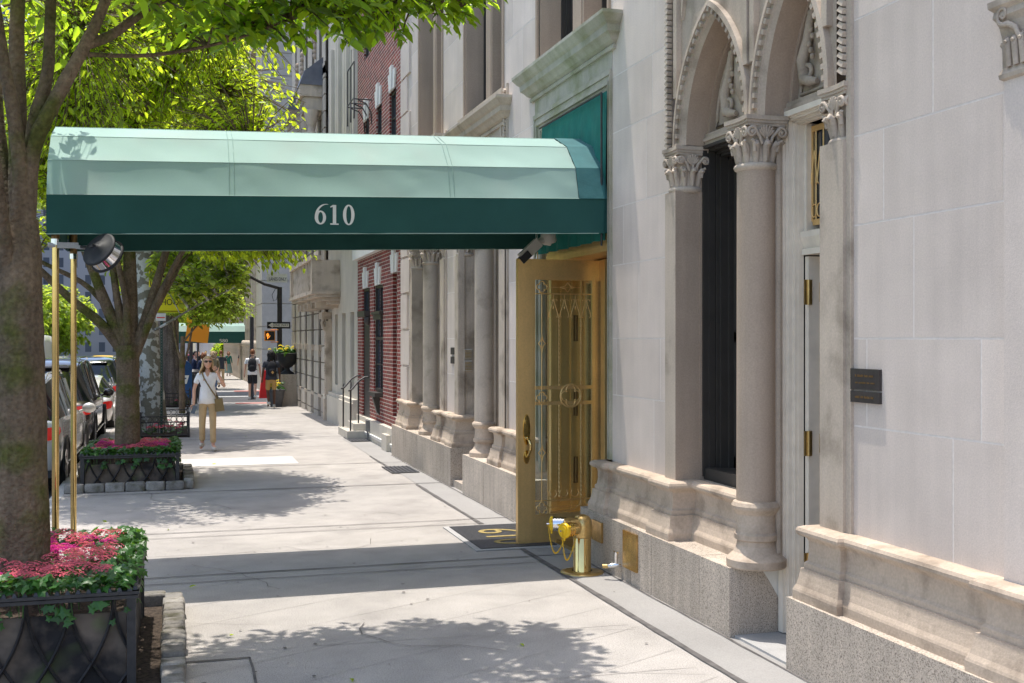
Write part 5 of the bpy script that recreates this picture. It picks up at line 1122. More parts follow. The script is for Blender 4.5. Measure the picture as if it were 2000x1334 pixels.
tree('middle street tree fanning into slim limbs above the second planter',(-.67,17.0,.0),([(0,0,0),(-.005,0,.4),(0,0,1.0),(0,0,1.5),(0,0,1.95)],[.20,.175,.165,.155,.16]),lm,
 [((.2,-.3,5.7),(2.4,3.0,2.4),8),((1.15,-.6,4.1),(1.15,2.2,1.0),3.6),((-1.3,.2,4.5),(1.1,1.6,1.1),1.2),((1.95,-.4,3.55),(.8,1.2,.5),1.3)],6300,9,.10,keep=keep2,leaf='leaf',droop=.55)
# plane tree, rough barked tree and further ones
tree('plane tree with mottled pale bark leaning inside the ringed railing',(-.47,25.3,0),([(.06,0,0),(0,0,.35),(-.05,0,1.2),(-.12,0,2.4),(-.2,0,4),(-.25,0,6),(-.2,.2,8.5)],[.34,.27,.24,.21,.19,.16,.1]),
 [([(-.15,0,3),(.2,-.1,3.5),(.9,-.3,3.9),(1.9,-.4,4.4)],.05,.015),([(-.05,0,2.2),(.25,-.6,2.35),(.9,-.9,2.75),(1.6,-1.2,3.1)],.035,.012),([(-.2,0,5),(.8,.3,6),(1.8,.4,7)],.09,.02),([(-.2,0,4.6),(-1.2,.3,5.6),(-2.2,.4,7)],.09,.02),([(-.2,.2,7),(.2,1.5,8),(.4,2.6,8.6)],.08,.02),([(-.2,.0,6.5),(.2,-1.5,7.6),(.4,-2.6,8)],.07,.02)],
 [((0,0,7.4),(2.4,3.4,2.6),6),((.9,-.9,3.55),(1.1,1.0,.65),1.2),((-1.3,0,5),(1.2,1.6,1),1)],2300,7,.15,bark='barkp',leaf='leafp',keep=lambda p:p.x<2.1-.0*p.z and p.z>2.9,wid=.75)
tree('tall tree with deeply furrowed brown bark beside the blue mailbox',(-.22,37.6,-.12),([(.22,0,0),(.12,0,.5),(.0,0,1.6),(-.12,0,3),(-.2,0,5),(-.2,0,8)],[.46,.36,.32,.28,.22,.12]),
 [([(-.1,0,3),(1,-.3,4.2),(2.2,-.5,4.6)],.1,.02),([(-.2,0,4.4),(-1.4,0,5.6),(-2.4,0,6.6)],.1,.02),([(-.2,0,6),(.6,-1.4,7.2),(1,-3,7.6)],.1,.02),([(-.2,0,5.4),(0,1.5,6.4),(0,3,7)],.1,.02)],
 [((.1,0,6.2),(2.7,4,3.0),6),((1.3,-1,3.7),(1.2,2,1.1),2)],2500,7,.17,bark='barkr',leaf='leafp',keep=lambda p:p.x<2.5 and p.z>2.5,wid=.6)
tree('slender multi stemmed young tree just before the corner',(.15,33.5,-.09),([(0,0,0),(0,0,1.2),(.02,0,2.2)],[.09,.075,.06]),
 [([(0,0,1.2),(.2,0,2),(.35,0,3),(.5,0,4)],.04,.015),([(0,0,1.4),(-.2,0,2.2),(-.3,0,3.4)],.04,.015),([(0,0,2),(.5,-.2,2.6),(1.1,-.4,3.0)],.03,.01)],
 [((.55,-.2,3.5),(1.25,1.5,1.0),5),((1.2,-.5,2.95),(.9,.9,.42),1.6)],900,8,.12,keep=lambda p:p.x<2.25 and p.z>2.42,leaf='leafp',wid=.6,name='young_tree')
def stocktree(lab,loc,h,cr,leaf='leaf',bark='bark',ntw=700,ls=.28,grp='trees lining the avenue further on',low=2.6,tr=.2):
    return tree(lab,loc,([(0,0,0),(0,0,h*.25),(.05,0,h*.5)],[tr*1.2,tr,tr*.8]),[([(0,0,h*.35),(cr*.5,.2,h*.6),(cr*.8,.3,h*.8)],tr*.5,.03),([(0,0,h*.35),(-cr*.5,-.2,h*.6),(-cr*.8,.3,h*.8)],tr*.5,.03),([(0,0,h*.4),(.1,cr*.5,h*.65),(.1,cr*.8,h*.85)],tr*.5,.03),([(0,0,h*.4),(.1,-cr*.5,h*.65),(.1,-cr*.8,h*.85)],tr*.5,.03)],
     [((0,0,low+(h-low)*.55),(cr,cr,(h-low)*.55),1)],ntw,7,ls,bark=bark,leaf=leaf,grp=grp,name='avenue_tree',wid=.55,droop=.3)
stocktree('dark trunked tree just beyond the cross street with leaves over the awning',(-.1,54,gz(54)),8.5,2.7,ntw=1100,ls=.24,low=2.9)
stocktree('avenue tree standing before the far 580 canopy',(-.7,64,gz(64)),9.5,2.8,ntw=1000,ls=.27,low=3.0)
stocktree('avenue tree standing left of the far 580 canopy',(-.9,78,gz(78)),10,3.2,ntw=900,ls=.3,low=3.2)
stocktree('avenue tree behind the far 580 canopy',(-1,108,gz(108)),11,3.8,ntw=800,ls=.36,low=3.2)
stocktree('farthest avenue tree on the right hand kerb',(-1,140,gz(140)),12,4.5,ntw=700,ls=.45,low=3)
for i,(x,y,h,c) in enumerate(((-15,44,6.2,3.0),(-16.5,54,6.6,3.4),(-15,66,6.5,3.4),(-16.5,80,7.5,3.8),(-15,98,7.5,4),(-16,120,8.5,4.6),(-15,150,9.5,5.5))):
    stocktree(('nearest','second','third','fourth','fifth','sixth','farthest')[i]+' small bright green tree on the avenue median counting away from the camera',(x,y,gz(y)),h,c,ntw=750,ls=.22+.0028*y,grp='small trees on the median',low=1.0,tr=.12,leaf='leafp')
for i,(x,y) in enumerate(((-38,60),(-38,85),(-38,115),(-37,150))):
    stocktree(('first','second','third','fourth')[i]+' tall tree along the far pavement left of the avenue',(x,y,gz(y)),12,5.5,ntw=700,ls=.5,grp='trees on the far pavement',low=2.6)
# ================================================================ CARS
def car(lab,loc,rz,L=4.7,W=1.88,H=1.7,paint='silver',style='suv',tail='wide',grp='cars parked along the kerb',lights=True,bar=False,name='parked_car'):
    t=thing(name,lab,'car',loc,rz,group=grp); hw=W/2
    # local: car points to +y, rear bumper at y=0
    if style=='suv': S=[(0,.30,.86,.0,.0,.80),(.06,.26,.97,.02,.0,.93),(.22,.25,1.03,.12,.0,.985),(.42,.25,1.06,H-.22,.60,1),(.62,.25,1.06,H-.10,.70,1),(1.1,.24,1.05,H-.02,.74,1),(1.9,.24,1.03,H,.76,1),(2.6,.24,1.01,H-.03,.75,1),(3.0,.24,1.00,H-.12,.72,1),(3.55,.24,.99,1.02,.80,.995),(4.2,.26,.93,.94,.8,.97),(4.55,.30,.80,.80,.75,.88),(4.7,.36,.62,.62,.6,.74)]
    elif style=='low': S=[(0,.32,.72,.0,.0,.80),(.05,.27,.80,.0,.0,.92),(.2,.25,.84,.0,.0,.975),(.55,.24,.88,.98,.62,1),(1.0,.24,.90,H-.16,.62,1),(1.5,.24,.90,H-.03,.64,1),(2.0,.24,.90,H,.65,1),(2.5,.24,.89,H-.08,.64,1),(3.2,.24,.86,.92,.75,.99),(3.9,.26,.78,.80,.78,.95),(4.25,.30,.64,.66,.7,.86),(4.4,.36,.52,.54,.6,.74)]
    elif style=='van': S=[(0,.40,1.10,H-.2,.84,.96),(.05,.34,1.15,H-.05,.86,.99),(.3,.32,1.15,H,.88,1),(2.5,.32,1.15,H,.88,1),(3.6,.32,1.13,H-.05,.86,1),(4.1,.32,1.10,H-.35,.80,1),(4.6,.34,1.05,1.15,.8,.98),(5.2,.38,.95,.98,.75,.92),(5.4,.42,.7,.75,.6,.8)]
    else: S=[(0,.34,.86,.0,.0,.80),(.06,.28,.96,.0,.0,.93),(.2,.26,1.0,.0,.0,.98),(.9,.25,1.02,1.05,.68,1),(1.5,.24,1.0,H-.06,.66,1),(2.2,.24,.99,H,.68,1),(2.9,.24,.98,H-.08,.66,1),(3.6,.24,.96,1.0,.75,.99),(4.3,.26,.90,.90,.78,.95),(4.8,.34,.70,.72,.6,.80)]
    k=L/S[-1][0]; rings=[]
    for (y,zb,bz,rz_,rw,wf) in S:
        h=hw*wf; top=max(rz_,bz+.015); rwid=hw*(rw if rz_>bz+.05 else .82*wf)
        half=[(0,zb),(h*.80,zb),(h*.95,zb+.08),(h,zb+.25),(h*1.0,(zb+bz)/2+.08),(h*.985,bz-.06),(h*.95,bz),(h*.95*.2+rwid*.8,bz+(top-bz)*.75 if rz_>bz+.05 else bz+.01),(rwid,top-.03 if rz_>bz+.05 else top),(rwid*.8,top),(0,top+.012)]
        rings.append([(x,y*k,z) for x,z in half]+[(-x,y*k,z) for x,z in half[-2:0:-1]])
    n=len(rings[0]); V=[p for r in rings for p in r]; body=[];gl=[]
    for i in range(len(rings)-1):
        cab=S[i][3]>S[i][2]+.05 or S[i+1][3]>S[i+1][2]+.05; full=S[i][3]>S[i][2]+.05 and S[i+1][3]>S[i+1][2]+.05
        for j in range(n):
            f=(i*n+j,i*n+(j+1)%n,(i+1)*n+(j+1)%n,(i+1)*n+j); jj=j if j<10 else n-1-j
            if style=='van': isg=(full and jj in (6,7) and S[i][0]>=3.5) or (cab and not full and jj in (7,8,9))
            else: isg=(full and jj in (6,7)) or (cab and not full and jj in (6,7,8,9))
            (gl if isg else body).append(f)
    body+= [tuple(range(n))[::-1],tuple(range((len(rings)-1)*n,len(rings)*n))]
    b=MB(); b.add(V,body,True); bo=b.build('body',paint,t,local=True,recalc=False)
    if style=='van': g=MB(); g.add(V,gl,True); 
    else: g=MB(); g.add(V,gl,True)
    g.build('window','glass',t,local=True,recalc=False)
    if style!='van':
        q=MB()
        for sx in (-1,1):
            for yy in (1.35,2.35): q.rbox((sx*hw*.885,yy*k,(1.02+H)/2-.03),(.03,.07,H-1.0-.1),(0,-sx*.30,0))
        q.build('pillar',paint,t,local=True)
        q=MB()
        for sx in (-1,1): q.tube([(sx*(hw-.02),1.4*k,.80),(sx*(hw+.004),1.45*k,.82),(sx*(hw+.004),1.6*k,.82),(sx*(hw-.02),1.65*k,.80)],.012,5); q.tube([(sx*hw*1.003,.9*k,.40),(sx*hw*1.003,3.6*k,.40)],.02,5)
        q.build('door_handle',paint,t,local=True)
    q=MB()
    q.box(-hw*.7,hw*.7,-.015,.03,.34,.5); q.box(-hw*.88,hw*.88,.0,.05,.26,.36)
    q.build('bumper_trim','plastic',t,local=True)
    q=MB(); q.box(-.26,.26,-.02,.0,.62,.74); q.build('number_plate','carwhite',t,local=True)
    for sx in (-1,1):
        q=MB()
        if style=='van': q.box(min(sx*hw*.90,sx*hw*.99),max(sx*hw*.90,sx*hw*.99),-.02,.05,1.0,1.35)
        else:
            zt=.93 if style=='suv' else (.74 if style=='low' else .9)
            q.add([(sx*hw*.42,-.012,zt-.09),(sx*hw*.84,-.010,zt-.15),(sx*hw*.955,.07,zt-.13),(sx*hw*.985,.19*k,zt-.04),(sx*hw*.98,.19*k,zt+.02),(sx*hw*.95,.07,zt+.04),(sx*hw*.82,-.005,zt+.03),(sx*hw*.42,-.006,zt-.01)],[(0,1,6,7),(1,2,5,6),(2,3,4,5)],False)
            q.xf(Matrix.Translation((0,-.006,0))@Matrix.Diagonal((1.006,1,1,1)))
        q.build('tail_light','tail',t,local=True,recalc=False)
        if tail=='double': q=MB(); q.box(min(sx*hw*.5,sx*hw*.93),max(sx*hw*.5,sx*hw*.93),-.016,.02,.55,.60); q.build('lower_light','tail',t,local=True)
        q=MB(); q.ell((sx*(hw+.12),3.05*k,1.06 if style!='low' else .92),(.11,.07,.085),10,8); q.tube([(sx*(hw-.03),3.08*k,1.0),(sx*(hw+.08),3.06*k,1.04)],.025,6); q.build('wing_mirror',paint,t,local=True)
        for yy in (.82*k,3.72*k):
            wr=.36 if style!='low' else .33; A=Matrix.Rotation(PI/2,4,'Y'); q=MB(); q.lathe([(wr*.62,-.11),(wr*.9,-.12),(wr,-.09),(wr,.09),(wr*.9,.12),(wr*.62,.11)],(sx*(hw-.11),yy,wr),28,axis=A); wh=q.build('wheel','tyre',t,local=True,recalc=False)
            q=MB(); q.lathe([(wr*.64,.10),(wr*.6,.06),(wr*.5,.05)],(sx*(hw-.11),yy,wr),24,axis=Matrix.Rotation(PI/2*sx,4,'Y'))
            for a in range(5): a=a*2*PI/5; q.tube([(sx*(hw-.03),yy,wr),(sx*(hw-.02),yy+math.cos(a)*wr*.6,wr+math.sin(a)*wr*.6)],[.05,.03],6)
            q.build('rim','rim',wh,local=True,recalc=False)
            q=MB(); pts=[(sx*(hw+.004),yy+math.cos(a)*(wr+.05),wr+math.sin(a)*(wr+.05)) for a in np.linspace(-.1,PI+.1,14)]; q.tube(pts,.022,5); q.build('wheel_arch','plastic' if style=='suv' else paint,t,local=True)
    if style=='suv':
        q=MB()
        for sx in (-1,1): q.tube([(sx*hw*.70,.75*k,H-.06),(sx*hw*.70,1.0*k,H+.03),(sx*hw*.70,2.6*k,H+.03),(sx*hw*.70,2.8*k,H-.02)],.014,6)
        q.box(-hw*.55,hw*.55,.34*k,.60*k,H-.145,H-.115); q.build('roof_rail',paint,t,local=True)
    if bar: q=MB(); q.rbox((0,2.0*k,H+.06),(1.1,.28,.10)); q.build('light_bar','bluelamp',t,local=True); q=MB(); q.rbox((.5,2.0*k,H+.065),(.2,.285,.105)); q.build('red_lamp','tail',t,local=True)
    return t
M['bluelamp']=mat('blue lamp',(.02,.15,.8),.2,emit=((.05,.3,1),.6))
zr=-.155
car('silver SUV parked nearest, its rear seen behind the brass poles',(-2.50,16.9,zr),R(-1),4.6,1.88,1.66,'silver','suv')
car('dark tall SUV with double red tail lights parked ahead of the silver one',(-2.47,22.2,zr),0,4.8,1.94,1.80,'carbrown','suv',tail='double')
car('low silver coupe parked beyond the dark SUV left of the middle tree',(-2.32,27.4,zr-.01),0,4.3,1.82,1.32,'silver','low')
car('black SUV parked behind the middle tree trunk',(-2.4,33.2,zr-.07),0,4.8,1.92,1.74,'carblack','suv')
car('dark patrol SUV with blue roof lights standing in the traffic lane',(-6.3,30.5,zr-.05),0,5.0,2.0,1.85,'carblack','suv',grp='vehicles in the avenue',bar=True,name='patrol_car')
car('white sedan parked far along the kerb past the cross street',(-2.5,54,gz(54)-.16),0,4.7,1.85,1.45,'silver','sedan')
v=car('white delivery van with brown letters on its back doors further up the avenue',(-7.4,62,gz(62)-.16),0,5.4,2.1,2.75,'carwhite','van',grp='vehicles in the avenue',name='delivery_van')
q=text_mb('D',.62,facing((-.62,-.04,1.75)),.004,sx=.9); q.build('lettering','goldlet',v,local=True); q=text_mb('ED',.30,facing((.55,-.04,1.75)),.004); q.build('lettering','goldlet',v,local=True)
MB().box(-.012,.012,-.015,.0,.5,2.5).box(-.85,.85,-.03,.0,2.55,2.62).build('door_seam','plastic',v,local=True)
car('yellow taxi in the avenue beside the white van',(-4.6,76,gz(76)-.16),0,4.8,1.85,1.6,'yellow','sedan',grp='vehicles in the avenue',name='taxi')
car('second silver car waiting far up the avenue',(-8.0,84,gz(84)-.16),0,4.8,1.85,1.5,'silver','sedan',grp='vehicles in the avenue')
car('black car far up the avenue by the median',(-10.6,70,gz(70)-.16),0,4.8,1.85,1.5,'carblack','sedan',grp='vehicles in the avenue')
# ================================================================ STREET FURNITURE
z=gz(24.9); t=thing('school_sign','yellow pedestrian and school warning sign on a perforated green post','sign',(-.30,24.9,z))
q=MB(); q.box(-.33,-.28,24.88,24.93,z,3.35)
q.build('post','green',t); 
q=MB()
for i in range(52): q.box(-.312,-.298,24.872,24.878,.1+i*.06,.12+i*.06)
q.build('post_holes','grate',t)
pts=[(-.36,0),(.36,0),(.36,.42),(0,.78),(-.36,.42)]; cx=-.20; zq=3.13
q=MB(); q.prism([(cx+a,zq+b) for a,b in pts],'y',24.85,24.86); q.build('warning_panel','yelsign',t)
q=MB(); q.tube([(cx+a*.9,24.845,zq+.03+b*.92) for a,b in pts+pts[:1]],.008,4)
for px,s in ((-.10,1.),(.13,.85)):
    q.ell((cx+px,24.843,zq+.52*s),(.045*s,.004,.05*s),10,6); q.tube([(cx+px,24.843,zq+.45*s),(cx+px+.01,24.843,zq+.27*s)],[.05*s,.04*s],6,flat=.1)
    q.tube([(cx+px,24.843,zq+.28*s),(cx+px-.09*s,24.843,zq+.14*s),(cx+px-.13*s,24.843,zq+.05)],.022*s,5); q.tube([(cx+px,24.843,zq+.28*s),(cx+px+.08*s,24.843,zq+.16*s),(cx+px+.10*s,24.843,zq+.05)],.022*s,5); q.tube([(cx+px,24.843,zq+.43*s),(cx+px+.10*s,24.843,zq+.33*s)],.015*s,5); q.tube([(cx+px,24.843,zq+.43*s),(cx+px-.10*s,24.843,zq+.36*s)],.015*s,5)
q.build('pedestrian_symbol','black',t)
q=MB(); q.box(cx-.34,cx+.36,24.85,24.86,2.60,3.04); q.build('school_panel','yelsign',t)
q=text_mb('SCHOOL',.19,facing((cx+.01,24.845,2.81)),.002,sx=.82); o=q.build('lettering','black',t)
q=MB(); q.tube([(cx-.315,24.846,2.625),(cx+.335,24.846,2.625),(cx+.335,24.846,3.015),(cx-.315,24.846,3.015),(cx-.315,24.846,2.625)],.008,4); q.build('sign_border','black',t)
q=MB(); q.box(-.42,-.22,24.85,24.86,2.42,2.58); p_=q.build('small_panel','white',t); MB().box(-.40,-.24,24.843,24.848,2.48,2.50).build('arrow','redp',p_)
# mailbox
z=gz(41.5); t=thing('mailbox','rounded blue mailbox with white emblem beside the rough barked tree','mailbox',(.22,41.5,z)); W=.30; pr=[(-W,.12)]+[(W*math.cos(a)*-1,1.15+.30*math.sin(a)) for a in np.linspace(0,PI,12)]+[(W,.12)]
q=MB(); q.prism([(.22+a,z+b) for a,b in pr],'y',41.2,41.8); q.build('box','blue',t)
q=MB()
for sx in (-.25,.25):
    for yy in (41.25,41.75): q.box(.22+sx-.03,.22+sx+.03,yy-.03,yy+.03,z,z+.12)
q.box(.22-W-.01,.22+W+.01,41.19,41.81,z+1.08,z+1.13); q.build('legs_and_band','blue',t)
q=MB(); q.add([(.04,41.19,z+.62),(.34,41.19,z+.62),(.42,41.19,z+.92),(.08,41.19,z+.92)],[(0,1,2,3)]); q.build('emblem_panel','white',t,recalc=False)
q=MB(); q.add([(.08,41.185,z+.72),(.26,41.185,z+.80),(.10,41.185,z+.86)],[(0,1,2)]); q.add([(.18,41.184,z+.68),(.34,41.184,z+.82),(.16,41.184,z+.88),(.30,41.184,z+.86)],[(0,1,2)]); q.build('emblem','blue',t,recalc=False)
t=thing('litter_bin','black slatted litter bin behind the mailbox','bin',(.55,43.0,gz(43))); q=MB()
for i in range(18): a=2*PI*i/18; q.tube([(.55+.26*math.cos(a),43+.26*math.sin(a),gz(43)),(.55+.30*math.cos(a),43+.30*math.sin(a),gz(43)+.95)],.018,4)
q.lathe([(.31,.95),(.33,.98),(.30,1.02),(.2,1.1)],(.55,43,gz(43)),20); q.lathe([(.25,.05),(.27,.9)],(.55,43,gz(43)),16); q.build('basket','iron',t)
for i,(y,x) in enumerate(((39.2,.62),(40.4,.75),(44.5,.9))):
    t=thing('bollard_post',('near','middle','far')[i]+' short black post with knob top near the mailbox','post',(x,y,gz(y)),group='short black posts near the mailbox'); MB().lathe([(.05,0),(.04,.05),(.035,.8),(.05,.82),(.05,.86),(.03,.9),(.045,.95),(.0,1.0)],(x,y,gz(y)),12).build('shaft','iron',t)
# signal pole
x,y=3.30,38.3; z=gz(y); t=thing('signal_pole','black street signal pole with one way sign and orange hand signal at the corner','signal pole',(x,y,z))
MB().lathe([(.16,0),(.15,.25),(.10,.35),(.085,1.0),(.08,3.9)],(x,y,z),16).build('pole','iron',t)
MB().tube([(x,y,3.72),(x-.5,y,3.86),(x-1.3,y-.1,4.25),(x-2.4,y-.2,4.75)],[.05,.05,.04,.035],8).build('mast_arm','iron',t)
q=MB(); q.rbox((x-.33,y-.06,2.14),(.34,.22,.34)); h_=q.build('signal_housing','yline' if 0 else 'orange',t); MB().box(x-.475,x-.185,y-.175,y-.171,1.995,2.285).build('screen','plastic',h_)
q=MB(); hx,hz=x-.405,2.12
q.tube([(hx,y-.178,hz-.09),(hx,y-.178,hz+.02)],.042,8,flat=.15)
for k,dx in enumerate((-.034,-.012,.011,.034)): q.tube([(hx+dx*.8,y-.18,hz),(hx+dx,y-.18,hz+(.085,.11,.105,.08)[k])],.0105,6,flat=.4)
q.tube([(hx+.02,y-.18,hz-.06),(hx+.065,y-.18,hz-.01),(hx+.075,y-.18,hz+.03)],.0105,6,flat=.4); q.build('hand_symbol','hand',h_)
q=MB(); q.tube([(x-.3,y-.05,2.34),(x,y-.05,2.34)],.018,6); q.tube([(x-.3,y-.05,1.93),(x,y-.05,1.93)],.018,6); q.build('bracket','orange',t)
q=MB(); q.box(x-.42,x+.34,y-.11,y-.10,2.38,2.60); s1=q.build('one_way_panel','black',t)
q=MB(); q.add([(x-.38,y-.114,2.49),(x-.24,y-.114,2.58),(x-.24,y-.114,2.545),(x+.30,y-.114,2.545),(x+.30,y-.114,2.435),(x-.24,y-.114,2.435),(x-.24,y-.114,2.40)],[tuple(range(7))]); q.build('arrow','white',s1,recalc=False)
text_mb('ONE WAY',.105,facing((x+.03,y-.118,2.49)),.001).build('lettering','black',s1)
q=MB(); q.box(x-.42,x+.25,y+.02,y+.03,3.92,4.22); s1=q.build('lane_panel','white',t); text_mb('LANES ONLY',.16,facing((x-.06,y+.012,4.03)),.001,sx=.62).build('lettering','black',s1)
q=MB(); q.tube([(x-.12,y,3.75),(x-.25,y,3.5),(x-.2,y,3.3),(x-.1,y,3.35),(x-.06,y,3.6)],.01,5); q.build('loose_cable','black',t)
t=thing('corner_post','thin black post at the kerb beside the man in the white shirt','post',(2.62,42.4,gz(42.4))); MB().lathe([(.14,0),(.12,.12),(.075,.16),(.07,3.0)],(2.62,42.0,gz(42)),14).build('shaft','iron',t)
t=thing('barrier_panel','red plastic barrier standing at the crossing','barrier',(3.2,43,gz(43))); q=MB(); q.prism([(2.95,-.18),(3.42,-.18),(3.28,.85),(3.08,.85)],'y',42.9,43.2); q.build('panel','redp',t)
def sig(x,y,z,lab):
    t=thing('traffic_signal',lab,'traffic light',(x,y,gz(y)),group='distant yellow traffic lights'); MB().tube([(x,y,gz(y)),(x,y,z+.9)],.07,8).build('pole','iron',t); q=MB(); q.box(x-.17,x+.17,y-.2,y,z-.5,z+.5); h=q.build('housing','yellow',t)
    for k,m in enumerate(('tail','plastic','plastic')): MB().lathe([(0,0),(.1,0),(.1,.02),(0,.021)],(x,y-.2,z+.3-.3*k),12,axis=Matrix.Rotation(PI/2,4,'X')).build('lamp',m,h)
sig(.55,46.5,3.2,'yellow traffic light on the corner pole past the mailbox'); sig(2.0,112,2.4,'yellow traffic light seen under the far canopy'); sig(-11.8,40,4.2,'yellow traffic light on the median'); sig(-12,96,3.6,'small yellow traffic light far down the median')
t=thing('construction_sign','orange diamond work sign among the leaves near the corner','sign',(.9,45.5,gz(45))); q=MB(); q.rbox((.78,45.4,2.28),(.85,.03,.75),(0,.12,0)); q.build('panel','orange',t); MB().tube([(.78,45.45,gz(45)),(.78,45.45,2.2)],.03,6).build('post','iron',t)
# urns and pots
def plants(x,y,z,r,lab,n=90):
    m=MB(); ivy_leaves(n,lambda:((x+random.gauss(0,r*.55),y+random.gauss(0,r*.55),z+abs(random.gauss(0,r*.35))),(random.gauss(0,.6),random.gauss(-.3,.6),1)),.13,m); tag(m.build('pot_foliage','ivy',None,recalc=False),lab,'plants',kind='stuff')
    t=thing('pansies','yellow pansies among '+lab,'flowers',(x,y,z)); t['kind']='stuff'; m=MB()
    for i in range(16): floret_dome(m,(x+random.gauss(0,r*.5),y+random.gauss(0,r*.5),z+.08+abs(random.gauss(0,r*.35))),.05,5,.05)
    m.build('petals','planty',t,recalc=False)
for i,(x,y,lab) in enumerate(((3.42,36.9,'near'),(3.42,38.6,'far'))):
    z=gz(y)
    if i==0:
        t=thing('urn_pedestal','speckled stone block pedestal under the black garden urn','pedestal',(x,y,z)); MB().box(x-.28,x+.28,y-.28,y+.28,z,z+1.02).box(x-.33,x+.45,y-.36,y+.36,z,z+.06).build('block','granite',t)
    else:
        t=thing('urn_pedestal','second stone pedestal hidden behind the near one','pedestal',(x,y,z)); MB().box(x-.28,x+.28,y-.28,y+.28,z,z+1.02).box(x-.33,x+.33,y-.33,y+.33,z,z+.06).build('block','granite',t)
    t=thing('garden_urn',lab+' black footed urn of yellow flowers on a stone pedestal','urn',(x,y,z+1.02)); q=MB()
    q.lathe([(.22,0),(.22,.05),(.15,.08),(.09,.13),(.08,.19),(.16,.24),(.26,.34),(.31,.48),(.33,.60),(.36,.63),(.37,.67),(.33,.68),(.28,.62)],(x,y,z+1.02),24); q.build('bowl','plastic',t)
    plants(x,y,z+1.66,.30,'leaves of the '+lab+' urn planting',110)
x,y=3.02,36.3; z=gz(y); t=thing('flower_pot','tapered grey pot of yellow flowers on the pavement below the urn','pot',(x,y,z)); MB().lathe([(.17,0),(.18,.02),(.27,.50),(.30,.52),(.29,.56),(.24,.52)],(x,y,z),24).build('pot','potg',t); plants(x,y,z+.55,.2,'leaves of the grey pot planting',60)
t=thing('tub_planter','large stone tub with round clipped bush far along the pavement','planter',(4.3,78,gz(78))); MB().lathe([(.4,0),(.5,.1),(.6,1.0),(.7,1.1)],(4.6,78,gz(78)),20).build('tub','stone',t)
stocktree('round clipped bush in the stone tub',(4.6,78,gz(78)+.9),2.0,.75,ntw=260,ls=.16,low=.1,tr=.05,grp='clipped bushes'); stocktree('square clipped bush by the far entrance',(3.6,99,gz(99)+.5),2.0,.8,ntw=200,ls=.2,low=.1,tr=.05,grp='clipped bushes')
